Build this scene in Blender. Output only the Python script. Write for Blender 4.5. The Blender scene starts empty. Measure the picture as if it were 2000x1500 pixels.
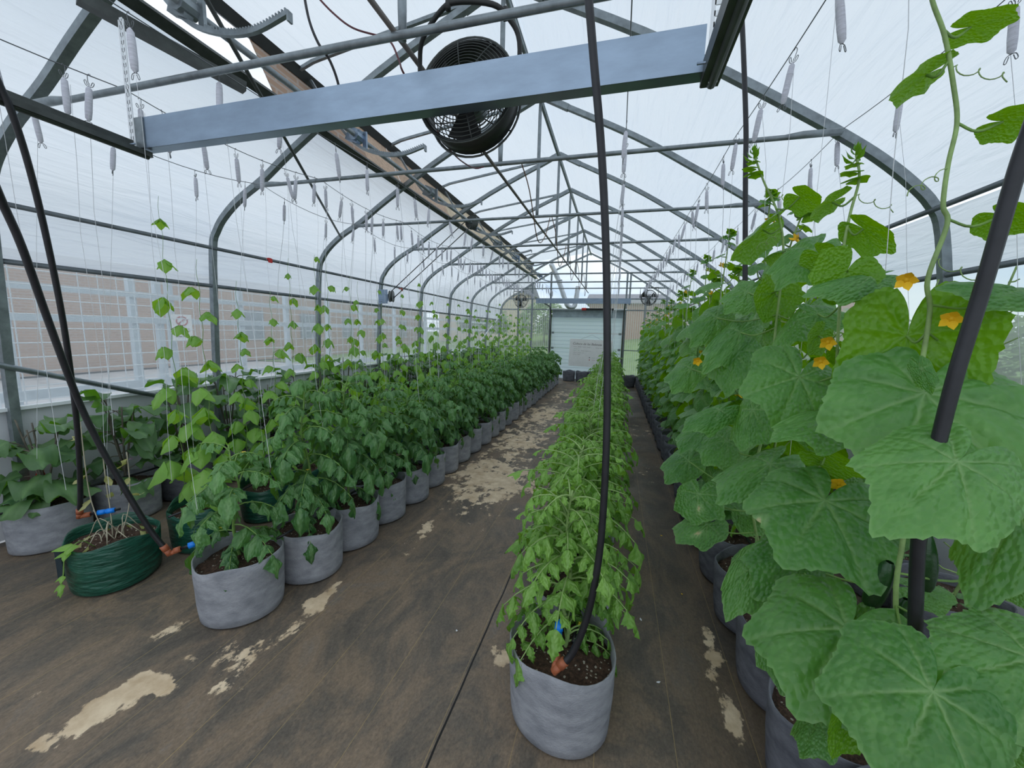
import bpy, math, random
import numpy as np
from mathutils import Vector, Matrix, Euler

SC = bpy.context.scene
COL = SC.collection
PI = math.pi

# ------------------------------------------------------------------ camera
RM = np.array([[0.96487347, -0.0588143, 0.25604701],
               [0.26159176, 0.12505362, -0.95704302],
               [0.02426821, 0.99040521, 0.13604636]])      # columns: camera x, y, z in the world
CAMZ = 1.6
cam = bpy.data.cameras.new('camera')
cam.sensor_width = 36.0
cam.lens = 750.0 / 2000.0 * 36.0
cam.clip_start = 0.02
cam.clip_end = 300
camo = bpy.data.objects.new('camera', cam)
COL.objects.link(camo)
camo.matrix_world = Matrix.Translation((0, 0, CAMZ)) @ Matrix(RM.tolist()).to_4x4()
SC.camera = camo

# ------------------------------------------------------------------ world, exposure
SC.view_settings.view_transform = 'Standard'
SC.view_settings.look = 'None'
SC.view_settings.gamma = 1.0
SC.view_settings.use_curve_mapping = False
SC.view_settings.exposure = 0.24
SC.cycles.max_bounces = 6
SC.cycles.diffuse_bounces = 3
SC.cycles.glossy_bounces = 2
SC.cycles.transmission_bounces = 4


def nd(nt, typ, **kw):
    n = nt.nodes.new(typ)
    for k, v in kw.items():
        if k.startswith('i_'):
            key = k[2:]
            key = int(key) if key.isdigit() else key.replace('_', ' ')
            n.inputs[key].default_value = v
        else:
            setattr(n, k, v)
    return n


def ramp(nt, pts, interp='LINEAR'):
    n = nt.nodes.new('ShaderNodeValToRGB')
    cr = n.color_ramp
    cr.interpolation = interp
    while len(cr.elements) < len(pts):
        cr.elements.new(0.5)
    for e, (p, c) in zip(cr.elements, pts):
        e.position = p
        e.color = (c[0], c[1], c[2], 1) if len(c) == 3 else c
    return n


world = bpy.data.worlds.new('overcast_sky')
SC.world = world
world.use_nodes = True
wt = world.node_tree
wt.nodes.clear()
w_tc = nd(wt, 'ShaderNodeTexCoord')
w_sep = nd(wt, 'ShaderNodeSeparateXYZ')
wt.links.new(w_tc.outputs['Generated'], w_sep.inputs[0])
w_map = nd(wt, 'ShaderNodeMapping')
w_map.inputs['Scale'].default_value = (1.0, 1.0, 2.6)
wt.links.new(w_tc.outputs['Generated'], w_map.inputs[0])
w_no = nd(wt, 'ShaderNodeTexNoise', i_Scale=3.2, i_Detail=6.0, i_Roughness=0.55)
wt.links.new(w_map.outputs[0], w_no.inputs['Vector'])
w_cl = ramp(wt, [(0.36, (0.66, 0.79, 0.98)), (0.50, (0.96, 1.0, 1.04)), (0.66, (1.1, 1.1, 1.1))])
wt.links.new(w_no.outputs['Fac'], w_cl.inputs[0])
w_el = ramp(wt, [(0.0, (0.30, 0.32, 0.33)), (0.47, (0.40, 0.44, 0.48)), (0.52, (0.90, 0.96, 1.0)),
                 (0.72, (0.84, 0.92, 1.0)), (0.86, (1.0, 1.0, 0.98)), (1.0, (1.18, 1.12, 1.04))])
w_mr = nd(wt, 'ShaderNodeMapRange')
w_mr.inputs['From Min'].default_value = -1
w_mr.inputs['From Max'].default_value = 1
wt.links.new(w_sep.outputs['Z'], w_mr.inputs['Value'])
wt.links.new(w_mr.outputs[0], w_el.inputs[0])
w_mul = nd(wt, 'ShaderNodeMix', data_type='RGBA', blend_type='MULTIPLY')
w_mul.inputs['Factor'].default_value = 1.0
wt.links.new(w_el.outputs[0], w_mul.inputs['A'])
wt.links.new(w_cl.outputs[0], w_mul.inputs['B'])
w_bg = nd(wt, 'ShaderNodeBackground', i_Strength=1.0)
wt.links.new(w_mul.outputs['Result'], w_bg.inputs['Color'])
w_out = nd(wt, 'ShaderNodeOutputWorld')
wt.links.new(w_bg.outputs[0], w_out.inputs[0])


# ------------------------------------------------------------------ helpers: photo geometry
def P(px, py, d):
    """point at camera depth d (metres along the view axis) behind photo pixel"""
    v = RM @ np.array([px - 1000.0, -(py - 750.0), -750.0]) / 750.0 * d
    return np.array([v[0], v[1], v[2] + CAMZ])


def onplane(px, py, axis, val):
    v = RM @ np.array([px - 1000.0, -(py - 750.0), -750.0])
    o = np.array([0, 0, CAMZ])
    t = (val - o[axis]) / v[axis]
    return o + v * t


# ------------------------------------------------------------------ helpers: meshes
class MB:
    def __init__(self):
        self.v, self.f, self.l, self.r, self.m = [], [], [], [], []
        self.n = 0

    def add(self, v, f, luv=None, rnd=0.5, mi=0):
        v = np.asarray(v, dtype=float)
        n0 = self.n
        self.v.append(v)
        self.f.extend([tuple(i + n0 for i in q) for q in f])
        self.m.extend([mi] * len(f))
        self.l.append(np.zeros((len(v), 3)) if luv is None else luv)
        self.r.append(np.full(len(v), rnd))
        self.n += len(v)

    def mesh(self, name, mats, smooth=True):
        me = bpy.data.meshes.new(name)
        V = np.concatenate(self.v) if self.v else np.zeros((0, 3))
        me.from_pydata(V.tolist(), [], self.f)
        for m in (mats if isinstance(mats, (list, tuple)) else [mats]):
            me.materials.append(m)
        if smooth:
            me.polygons.foreach_set('use_smooth', [True] * len(me.polygons))
        if any(self.m):
            me.polygons.foreach_set('material_index', self.m)
        a = me.attributes.new('luv', 'FLOAT_VECTOR', 'POINT')
        a.data.foreach_set('vector', np.concatenate(self.l).ravel())
        b = me.attributes.new('rnd', 'FLOAT', 'POINT')
        b.data.foreach_set('value', np.concatenate(self.r))
        me.update()
        return me

    def build(self, name, mats, parent=None, smooth=True):
        o = bpy.data.objects.new(name, self.mesh(name, mats, smooth))
        COL.objects.link(o)
        if parent is not None:
            o.parent = parent
        return o

    # primitives
    def box(self, c, s, R=None, mi=0):
        x, y, z = s[0] / 2, s[1] / 2, s[2] / 2
        v = np.array([[-x, -y, -z], [x, -y, -z], [x, y, -z], [-x, y, -z], [-x, -y, z], [x, -y, z], [x, y, z], [-x, y, z]])
        if R is not None:
            v = v @ np.asarray(R).T
        self.add(v + np.asarray(c), [(0, 3, 2, 1), (4, 5, 6, 7), (0, 1, 5, 4), (1, 2, 6, 5), (2, 3, 7, 6), (3, 0, 4, 7)], mi=mi)
        return self

    def tube(self, pts, r, n=8, cap=True, mi=0, rnd=0.5, sx=1.0, ref=None, rot=0.0):
        p = np.asarray(pts, dtype=float)
        k = len(p)
        rr = np.full(k, r) if np.isscalar(r) else np.asarray(r, dtype=float)
        t = np.gradient(p, axis=0)
        t /= np.linalg.norm(t, axis=1)[:, None] + 1e-12
        ref = np.array(ref if ref is not None else ([0, 0, 1] if abs(t[0][2]) < 0.9 else [1, 0, 0]), dtype=float)
        u = ref - t[0] * np.dot(ref, t[0])
        u /= np.linalg.norm(u)
        an = np.arange(n) * 2 * PI / n + rot
        vs = []
        for i in range(k):
            u = u - t[i] * np.dot(u, t[i])
            u /= np.linalg.norm(u) + 1e-12
            w = np.cross(t[i], u)
            vs.append(p[i] + rr[i] * (np.cos(an)[:, None] * u * sx + np.sin(an)[:, None] * w))
        f = []
        for i in range(k - 1):
            for j in range(n):
                a, b = i * n + j, i * n + (j + 1) % n
                f.append((a, b, b + n, a + n))
        if cap:
            f.append(tuple(range(n))[::-1])
            f.append(tuple((k - 1) * n + j for j in range(n)))
        self.add(np.concatenate(vs), f, mi=mi, rnd=rnd)
        return self

    def lathe(self, prof, n=24, c=(0, 0, 0), mod=None, mi=0):
        vs, f = [], []
        for i, (r, z) in enumerate(prof):
            for j in range(n):
                a = 2 * PI * j / n
                rr, zz = (r, z) if mod is None else mod(r, z, a, i)
                vs.append((c[0] + rr * math.cos(a), c[1] + rr * math.sin(a), c[2] + zz))
        for i in range(len(prof) - 1):
            for j in range(n):
                a, b = i * n + j, i * n + (j + 1) % n
                f.append((a, b, b + n, a + n))
        self.add(np.array(vs), f, mi=mi)
        return self


def smooth_path(pts, per=6):
    """Catmull-Rom through the points"""
    p = np.asarray(pts, dtype=float)
    q = np.vstack([2 * p[0] - p[1], p, 2 * p[-1] - p[-2]])
    out = []
    for i in range(1, len(q) - 2):
        for k in range(per):
            t = k / per
            a, b, c, d = q[i - 1], q[i], q[i + 1], q[i + 2]
            out.append(0.5 * ((2 * b) + (c - a) * t + (2 * a - 5 * b + 4 * c - d) * t * t + (3 * b - a - 3 * c + d) * t ** 3))
    out.append(p[-1])
    return np.array(out)


def tag(o, label=None, cat=None, group=None, kind=None):
    if label:
        o['label'] = label
    if cat:
        o['category'] = cat
    if group:
        o['group'] = group
    if kind:
        o['kind'] = kind
    return o


def thing(name, label, cat, loc=(0, 0, 0), rz=0.0, group=None, scale=1.0):
    o = bpy.data.objects.new(name, None)
    COL.objects.link(o)
    o.empty_display_size = 0.05
    o.location = loc
    o.rotation_euler = (0, 0, rz)
    o.scale = (scale,) * 3
    return tag(o, label, cat, group)


def inst(name, me, parent, loc=None):
    o = bpy.data.objects.new(name, me)
    COL.objects.link(o)
    o.parent = parent
    if loc is not None:
        o.location = loc
    return o


ORD = ['first', 'second', 'third', 'fourth', 'fifth', 'sixth', 'seventh', 'eighth', 'ninth', 'tenth', 'eleventh', 'twelfth', 'thirteenth',
       'fourteenth', 'fifteenth', 'sixteenth', 'seventeenth', 'eighteenth', 'nineteenth', 'twentieth']
TENS = {2: 'twenty', 3: 'thirty', 4: 'forty', 5: 'fifty', 6: 'sixty', 7: 'seventy', 8: 'eighty', 9: 'ninety'}


def ordw(i):
    if i < 20:
        return ORD[i]
    t, u = divmod(i + 1, 10)
    return (TENS[t] + '-' + ORD[u - 1]) if u else TENS[t][:-1] + 'ieth'


# ------------------------------------------------------------------ materials
def newmat(name):
    m = bpy.data.materials.new(name)
    m.use_nodes = True
    nt = m.node_tree
    nt.nodes.clear()
    out = nd(nt, 'ShaderNodeOutputMaterial')
    return m, nt, out


def objcoord(nt, scale=(1, 1, 1), src='Object'):
    tc = nd(nt, 'ShaderNodeTexCoord')
    mp = nd(nt, 'ShaderNodeMapping')
    mp.inputs['Scale'].default_value = scale
    nt.links.new(tc.outputs[src], mp.inputs[0])
    return mp.outputs[0]


def simple(name, col, rough=0.5, metal=0.0, spec=0.5, var=0.15, scale=8.0, stretch=(1, 1, 1), bump=0.0, bscale=60.0, col2=None, coord='Object', bdist=0.01):
    m, nt, out = newmat(name)
    b = nd(nt, 'ShaderNodeBsdfPrincipled')
    b.inputs['Roughness'].default_value = rough
    b.inputs['Metallic'].default_value = metal
    b.inputs['Specular IOR Level'].default_value = spec
    vec = objcoord(nt, stretch, coord)
    no = nd(nt, 'ShaderNodeTexNoise', i_Scale=scale, i_Detail=5.0, i_Roughness=0.6)
    nt.links.new(vec, no.inputs['Vector'])
    c2 = col2 if col2 else tuple(min(1, c * (1 + var * 2)) for c in col)
    c1 = col if col2 else tuple(c * (1 - var) for c in col)
    r = ramp(nt, [(0.3, c1), (0.7, c2)])
    nt.links.new(no.outputs['Fac'], r.inputs[0])
    nt.links.new(r.outputs[0], b.inputs['Base Color'])
    if bump:
        n2 = nd(nt, 'ShaderNodeTexNoise', i_Scale=bscale, i_Detail=3.0)
        nt.links.new(vec, n2.inputs['Vector'])
        bp = nd(nt, 'ShaderNodeBump', i_Strength=bump, i_Distance=bdist)
        nt.links.new(n2.outputs['Fac'], bp.inputs['Height'])
        nt.links.new(bp.outputs[0], b.inputs['Normal'])
    nt.links.new(b.outputs[0], out.inputs[0])
    return m


M = {}
M['galv'] = simple('galvanized_steel', (0.22, 0.25, 0.265), rough=0.42, metal=0.55, var=0.18, scale=14)
M['galv_light'] = simple('bright_galvanized_steel', (0.27, 0.34, 0.43), rough=0.33, metal=0.8, var=0.08, scale=5, stretch=(1, 1, 3))
M['rail'] = simple('dull_grey_rail', (0.12, 0.14, 0.15), rough=0.45, metal=0.4, var=0.15)
M['steel_dark'] = simple('dark_steel', (0.055, 0.062, 0.058), rough=0.45, metal=0.3, var=0.25, scale=10)
M['black'] = simple('black_poly_pipe', (0.010, 0.010, 0.013), rough=0.42, var=0.3, scale=20)
M['black_matte'] = simple('black_paint', (0.012, 0.013, 0.012), rough=0.5, var=0.2)
M['brown'] = simple('rust_brown_plastic', (0.30, 0.085, 0.035), rough=0.5, var=0.2, scale=40)
M['blue'] = simple('bright_blue_plastic', (0.0, 0.20, 0.75), rough=0.35, var=0.08)
M['red'] = simple('red_plastic', (0.55, 0.02, 0.015), rough=0.4, var=0.1)
M['white'] = simple('white_plastic', (0.72, 0.73, 0.76), rough=0.5, var=0.05)
M['string'] = simple('white_twine', (0.70, 0.72, 0.74), rough=0.8, var=0.05)
M['spool'] = simple('wound_white_twine', (0.60, 0.60, 0.66), rough=0.8, var=0.1, scale=200, stretch=(.1, .1, 1), bump=0.3, bscale=300)
M['wire'] = simple('steel_wire', (0.16, 0.17, 0.18), rough=0.4, metal=0.6, var=0.1)
M['felt'] = simple('grey_felt', (0.215, 0.225, 0.25), rough=0.95, spec=0.15, scale=11, stretch=(1, 1, 2.0), col2=(0.37, 0.38, 0.41), bump=0.35, bscale=110)
M['felt_dark'] = simple('charcoal_felt', (0.10, 0.105, 0.125), rough=0.95, spec=0.15, scale=11, stretch=(1, 1, 2), col2=(0.20, 0.205, 0.235), bump=0.3, bscale=90)
M['greenbag'] = simple('dark_green_woven_plastic', (0.006, 0.052, 0.032), rough=0.33, scale=9, stretch=(1, 1, 4), col2=(0.02, 0.115, 0.075), bump=0.55, bscale=10, bdist=0.03)
M['copper'] = simple('brown_cord', (0.16, 0.09, 0.055), rough=0.6)
M['redcord'] = simple('dark_red_cord', (0.09, 0.012, 0.018), rough=0.5)
M['kneewall'] = simple('grey_white_liner', (0.62, 0.64, 0.67), rough=0.55, var=0.06, scale=2)
M['door'] = simple('white_door_panel', (0.60, 0.66, 0.70), rough=0.45, var=0.03, scale=2)
M['board'] = simple('white_board', (0.90, 0.90, 0.88), rough=0.5, var=0.02)
M['ink'] = simple('grey_marker', (0.22, 0.19, 0.19), rough=0.7)
M['ink_red'] = simple('red_marker', (0.45, 0.06, 0.05), rough=0.7)
M['ink_green'] = simple('green_marker', (0.25, 0.50, 0.36), rough=0.7)
M['concrete'] = simple('pale_concrete', (0.44, 0.44, 0.45), rough=0.9, var=0.15, scale=3)
M['grass'] = simple('mown_grass', (0.10, 0.20, 0.045), rough=0.9, col2=(0.22, 0.34, 0.10), scale=2.0)
M['fence'] = simple('pale_galvanized_rail', (0.55, 0.62, 0.66), rough=0.5, metal=0.2, var=0.06)
M['silver'] = simple('silver_duct', (0.55, 0.58, 0.60), rough=0.3, metal=0.7, var=0.1, scale=30)
M['sheen'] = simple('pale_steel_mesh', (0.82, 0.85, 0.87), rough=0.5, var=0.03)
M['orange'] = simple('orange_petal', (0.75, 0.30, 0.03), rough=0.6)
M['terracotta'] = simple('faded_orange_panel', (0.60, 0.25, 0.13), rough=0.8)


def brickmat(name, c1, c2, mortar, scale=1.0):
    m, nt, out = newmat(name)
    b = nd(nt, 'ShaderNodeBsdfPrincipled', i_Roughness=0.9)
    tc = nd(nt, 'ShaderNodeTexCoord')
    sp = nd(nt, 'ShaderNodeSeparateXYZ')
    nt.links.new(tc.outputs['Object'], sp.inputs[0])
    ad = nd(nt, 'ShaderNodeMath', operation='ADD')
    nt.links.new(sp.outputs['X'], ad.inputs[0])
    nt.links.new(sp.outputs['Y'], ad.inputs[1])
    cb = nd(nt, 'ShaderNodeCombineXYZ')
    nt.links.new(ad.outputs[0], cb.inputs['X'])
    nt.links.new(sp.outputs['Z'], cb.inputs['Y'])
    br = nd(nt, 'ShaderNodeTexBrick', i_Scale=scale)
    br.inputs['Color1'].default_value = (*c1, 1)
    br.inputs['Color2'].default_value = (*c2, 1)
    br.inputs['Mortar'].default_value = (*mortar, 1)
    br.inputs['Mortar Size'].default_value = 0.012
    br.inputs['Brick Width'].default_value = 0.24
    br.inputs['Row Height'].default_value = 0.08
    nt.links.new(cb.outputs[0], br.inputs['Vector'])
    nt.links.new(br.outputs['Color'], b.inputs['Base Color'])
    nt.links.new(b.outputs[0], out.inputs[0])
    return m


M['brick_brown'] = brickmat('brown_brick', (0.40, 0.26, 0.18), (0.34, 0.22, 0.155), (0.40, 0.32, 0.27))
M['brick_tan'] = brickmat('tan_brick', (0.66, 0.52, 0.34), (0.62, 0.48, 0.32), (0.66, 0.56, 0.42))
M['brick_red'] = brickmat('red_brick', (0.42, 0.20, 0.14), (0.36, 0.17, 0.12), (0.40, 0.30, 0.26))


def filmmat(name, tcol, dcol, trans, gloss=0.04, grough=0.3, bump=0.25, stretch=(6, 0.7, 6), scale=2.0, rib=0.0):
    """thin plastic: part clear, part light-scattering"""
    m, nt, out = newmat(name)
    t = nd(nt, 'ShaderNodeBsdfTransparent')
    t.inputs[0].default_value = (*tcol, 1)
    l = nd(nt, 'ShaderNodeBsdfTranslucent')
    d = nd(nt, 'ShaderNodeBsdfDiffuse')
    g = nd(nt, 'ShaderNodeBsdfGlossy', i_Roughness=grough)
    g.inputs['Color'].default_value = (0.9, 0.95, 1, 1)
    vec = objcoord(nt, stretch)
    no = nd(nt, 'ShaderNodeTexNoise', i_Scale=scale, i_Detail=4.0, i_Distortion=0.8)
    nt.links.new(vec, no.inputs['Vector'])
    bp = nd(nt, 'ShaderNodeBump', i_Strength=bump, i_Distance=0.05)
    nt.links.new(no.outputs['Fac'], bp.inputs['Height'])
    for n in (l, d, g):
        nt.links.new(bp.outputs[0], n.inputs['Normal'])
    l.inputs[0].default_value = (*dcol, 1)
    d.inputs[0].default_value = (*dcol, 1)
    m1 = nd(nt, 'ShaderNodeMixShader', i_Fac=0.16)
    nt.links.new(l.outputs[0], m1.inputs[1])
    nt.links.new(d.outputs[0], m1.inputs[2])
    m2 = nd(nt, 'ShaderNodeMixShader', i_Fac=trans)
    nt.links.new(m1.outputs[0], m2.inputs[1])
    nt.links.new(t.outputs[0], m2.inputs[2])
    if rib:
        tc = nd(nt, 'ShaderNodeTexCoord')
        sp = nd(nt, 'ShaderNodeSeparateXYZ')
        nt.links.new(tc.outputs['Object'], sp.inputs[0])
        mu = nd(nt, 'ShaderNodeMath', operation='MULTIPLY')
        mu.inputs[1].default_value = 2 * PI / rib
        nt.links.new(sp.outputs['X'], mu.inputs[0])
        si = nd(nt, 'ShaderNodeMath', operation='SINE')
        nt.links.new(mu.outputs[0], si.inputs[0])
        mr = nd(nt, 'ShaderNodeMapRange')
        mr.inputs['From Min'].default_value = 0.4
        mr.inputs['From Max'].default_value = 1.0
        mr.inputs['To Min'].default_value = trans
        mr.inputs['To Max'].default_value = trans * 0.55
        nt.links.new(si.outputs[0], mr.inputs['Value'])
        nt.links.new(mr.outputs[0], m2.inputs['Fac'])
    m3 = nd(nt, 'ShaderNodeMixShader', i_Fac=gloss)
    nt.links.new(m2.outputs[0], m3.inputs[1])
    nt.links.new(g.outputs[0], m3.inputs[2])
    nt.links.new(m3.outputs[0], out.inputs[0])
    return m


M['film'] = filmmat('translucent_poly_film', (0.95, 0.97, 1.0), (0.775, 0.83, 0.885), 0.08, gloss=0.07, bump=0.5)
M['curtain'] = filmmat('clear_curtain_film', (0.92, 0.96, 0.98), (0.84, 0.89, 0.94), 0.70, gloss=0.03, bump=0.1)
M['curtain_r'] = filmmat('hazy_curtain_film', (0.90, 0.96, 0.95), (0.76, 0.83, 0.82), 0.55, gloss=0.03, bump=0.1)
M['door'] = filmmat('translucent_white_door_panel', (1, 1, 1), (0.80, 0.86, 0.90), 0.0, gloss=0.03, bump=0.0)
M['polycarb'] = filmmat('ribbed_polycarbonate', (0.92, 0.95, 0.95), (0.75, 0.80, 0.80), 0.76, gloss=0.05, bump=0.05, rib=0.07)
M['clear'] = filmmat('clear_gable_sheet', (0.97, 0.98, 1.0), (0.85, 0.88, 0.9), 0.90, gloss=0.02, bump=0.02)


def soilmat():
    m, nt, out = newmat('potting_soil_with_perlite')
    b = nd(nt, 'ShaderNodeBsdfPrincipled', i_Roughness=0.95)
    vec = objcoord(nt)
    no = nd(nt, 'ShaderNodeTexNoise', i_Scale=70.0, i_Detail=5.0, i_Roughness=0.7)
    nt.links.new(vec, no.inputs['Vector'])
    r = ramp(nt, [(0.3, (0.02, 0.012, 0.008)), (0.55, (0.10, 0.055, 0.036)), (0.75, (0.22, 0.13, 0.085))])
    nt.links.new(no.outputs['Fac'], r.inputs[0])
    vo = nd(nt, 'ShaderNodeTexVoronoi', i_Scale=62.0)
    nt.links.new(vec, vo.inputs['Vector'])
    sp = nd(nt, 'ShaderNodeSeparateColor')
    nt.links.new(vo.outputs['Color'], sp.inputs[0])
    lt = nd(nt, 'ShaderNodeMath', operation='LESS_THAN')
    lt.inputs[1].default_value = 0.30
    nt.links.new(vo.outputs['Distance'], lt.inputs[0])
    gt = nd(nt, 'ShaderNodeMath', operation='GREATER_THAN')
    gt.inputs[1].default_value = 0.74
    nt.links.new(sp.outputs[0], gt.inputs[0])
    mu = nd(nt, 'ShaderNodeMath', operation='MULTIPLY')
    nt.links.new(lt.outputs[0], mu.inputs[0])
    nt.links.new(gt.outputs[0], mu.inputs[1])
    mx = nd(nt, 'ShaderNodeMix', data_type='RGBA')
    nt.links.new(mu.outputs[0], mx.inputs['Factor'])
    nt.links.new(r.outputs[0], mx.inputs['A'])
    mx.inputs['B'].default_value = (0.55, 0.50, 0.42, 1)
    nt.links.new(mx.outputs['Result'], b.inputs['Base Color'])
    bp = nd(nt, 'ShaderNodeBump', i_Strength=1.0, i_Distance=0.02)
    nt.links.new(no.outputs['Fac'], bp.inputs['Height'])
    nt.links.new(bp.outputs[0], b.inputs['Normal'])
    nt.links.new(b.outputs[0], out.inputs[0])
    return m


M['soil'] = soilmat()


def leafmat(name, dark, light, under, glow, vein, tfac=0.32, rough=0.5, bump=0.25, bscale=9.0, vfac=0.6, scar=0.0):
    m, nt, out = newmat(name)
    L = nt.links.new
    at = nd(nt, 'ShaderNodeAttribute', attribute_name='luv')
    ar = nd(nt, 'ShaderNodeAttribute', attribute_name='rnd')
    sp = nd(nt, 'ShaderNodeSeparateXYZ')
    L(at.outputs['Vector'], sp.inputs[0])
    off = nd(nt, 'ShaderNodeVectorMath', operation='SCALE')
    cb = nd(nt, 'ShaderNodeCombineXYZ')
    L(sp.outputs['X'], cb.inputs['X'])
    L(sp.outputs['Y'], cb.inputs['Y'])
    m10 = nd(nt, 'ShaderNodeMath', operation='MULTIPLY')
    m10.inputs[1].default_value = 37.0
    L(ar.outputs['Fac'], m10.inputs[0])
    L(m10.outputs[0], cb.inputs['Z'])
    no = nd(nt, 'ShaderNodeTexNoise', i_Scale=3.0, i_Detail=2.0)
    L(cb.outputs[0], no.inputs['Vector'])
    ad = nd(nt, 'ShaderNodeMath', operation='MULTIPLY_ADD')
    ad.inputs[1].default_value = 0.7
    L(ar.outputs['Fac'], ad.inputs[0])
    sc = nd(nt, 'ShaderNodeMath', operation='MULTIPLY_ADD')
    sc.inputs[1].default_value = 0.9
    sc.inputs[2].default_value = -0.3
    L(no.outputs['Fac'], sc.inputs[0])
    L(sc.outputs[0], ad.inputs[2])
    base = nd(nt, 'ShaderNodeMix', data_type='RGBA')
    L(ad.outputs[0], base.inputs['Factor'])
    base.inputs['A'].default_value = (*dark, 1)
    base.inputs['B'].default_value = (*light, 1)
    vc = nd(nt, 'ShaderNodeMath', operation='MINIMUM')
    vc.inputs[1].default_value = 1.0
    L(sp.outputs['Z'], vc.inputs[0])
    vm = nd(nt, 'ShaderNodeMath', operation='MULTIPLY')
    vm.inputs[1].default_value = vfac
    L(vc.outputs[0], vm.inputs[0])
    b2 = nd(nt, 'ShaderNodeMix', data_type='RGBA')
    L(vm.outputs[0], b2.inputs['Factor'])
    L(base.outputs['Result'], b2.inputs['A'])
    b2.inputs['B'].default_value = (*vein, 1)
    cur = b2
    if scar:
        sr = nd(nt, 'ShaderNodeMapRange')
        sr.inputs['From Min'].default_value = 1.25
        sr.inputs['From Max'].default_value = 1.8
        L(sp.outputs['Z'], sr.inputs['Value'])
        b2s = nd(nt, 'ShaderNodeMix', data_type='RGBA')
        L(sr.outputs[0], b2s.inputs['Factor'])
        L(b2.outputs['Result'], b2s.inputs['A'])
        b2s.inputs['B'].default_value = (0.62, 0.54, 0.30, 1)
        cur = b2s
    ge = nd(nt, 'ShaderNodeNewGeometry')
    b3 = nd(nt, 'ShaderNodeMix', data_type='RGBA')
    L(ge.outputs['Backfacing'], b3.inputs['Factor'])
    L(cur.outputs['Result'], b3.inputs['A'])
    b3.inputs['B'].default_value = (*under, 1)
    bs = nd(nt, 'ShaderNodeBsdfPrincipled', i_Roughness=rough)
    bs.inputs['Specular IOR Level'].default_value = 0.5
    L(b3.outputs['Result'], bs.inputs['Base Color'])
    vo = nd(nt, 'ShaderNodeTexVoronoi', i_Scale=bscale, feature='SMOOTH_F1', voronoi_dimensions='2D')
    vo.inputs['Smoothness'].default_value = 0.35
    L(cb.outputs[0], vo.inputs['Vector'])
    bp = nd(nt, 'ShaderNodeBump', i_Strength=bump, i_Distance=0.012, invert=True)
    L(vo.outputs['Distance'], bp.inputs['Height'])
    L(bp.outputs[0], bs.inputs['Normal'])
    tr = nd(nt, 'ShaderNodeBsdfTranslucent')
    tr.inputs[0].default_value = (*glow, 1)
    mx = nd(nt, 'ShaderNodeMixShader', i_Fac=tfac)
    L(bs.outputs[0], mx.inputs[1])
    L(tr.outputs[0], mx.inputs[2])
    L(mx.outputs[0], out.inputs[0])
    return m


M['cuke_leaf'] = leafmat('cucumber_leaf', (0.034, 0.150, 0.032), (0.150, 0.365, 0.090), (0.11, 0.28, 0.010), (0.32, 0.66, 0.0), (0.30, 0.48, 0.20), tfac=0.29, rough=0.34, bump=0.5, bscale=13, vfac=0.6, scar=1.0)
M['tom_leaf'] = leafmat('dark_tomato_leaf', (0.018, 0.090, 0.026), (0.145, 0.34, 0.095), (0.12, 0.24, 0.09), (0.20, 0.48, 0.02), (0.2, 0.36, 0.14), tfac=0.24, rough=0.38, bump=0.5, bscale=6)
M['tom_leaf_light'] = leafmat('light_tomato_leaf', (0.055, 0.19, 0.018), (0.28, 0.52, 0.095), (0.18, 0.34, 0.08), (0.34, 0.66, 0.03), (0.28, 0.46, 0.14), tfac=0.30, rough=0.45, bump=0.5, bscale=6)
M['egg_leaf'] = leafmat('eggplant_leaf', (0.045, 0.120, 0.050), (0.15, 0.27, 0.11), (0.14, 0.30, 0.05), (0.20, 0.52, 0.01), (0.2, 0.36, 0.14), tfac=0.26, rough=0.48, bump=0.25, bscale=5)
M['bean_leaf'] = leafmat('bean_leaf', (0.14, 0.33, 0.05), (0.32, 0.58, 0.11), (0.26, 0.46, 0.09), (0.42, 0.75, 0.03), (0.34, 0.54, 0.17), tfac=0.42, rough=0.48, bump=0.2, bscale=6)
M['dry_leaf'] = leafmat('wilted_leaf', (0.32, 0.36, 0.10), (0.52, 0.50, 0.22), (0.45, 0.45, 0.2), (0.45, 0.45, 0.08), (0.5, 0.48, 0.28), tfac=0.25)
M['hedge_leaf'] = leafmat('hedge_leaf', (0.08, 0.19, 0.05), (0.24, 0.42, 0.11), (0.2, 0.34, 0.1), (0.3, 0.5, 0.06), (0.28, 0.4, 0.14), tfac=0.25)
M['stem'] = simple('green_stem', (0.15, 0.27, 0.06), rough=0.55, var=0.2, scale=20)
M['stem_pale'] = simple('pale_green_stem', (0.22, 0.33, 0.11), rough=0.6, var=0.2, scale=20)
M['stem_dark'] = simple('dark_purple_stem', (0.09, 0.08, 0.06), rough=0.6, var=0.3, scale=20)
M['dry_stem'] = simple('dry_stem', (0.42, 0.38, 0.28), rough=0.8)
M['petal'] = simple('yellow_petal', (0.86, 0.52, 0.015), rough=0.6, var=0.12)
M['petal_small'] = simple('small_yellow_petal', (0.80, 0.62, 0.05), rough=0.6)
M['petal_purple'] = simple('mauve_petal', (0.32, 0.20, 0.30), rough=0.6)
M['fruit'] = simple('dark_cucumber_skin', (0.006, 0.035, 0.010), rough=0.32, scale=10, col2=(0.020, 0.075, 0.018), bump=0.2, bscale=60)

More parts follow.
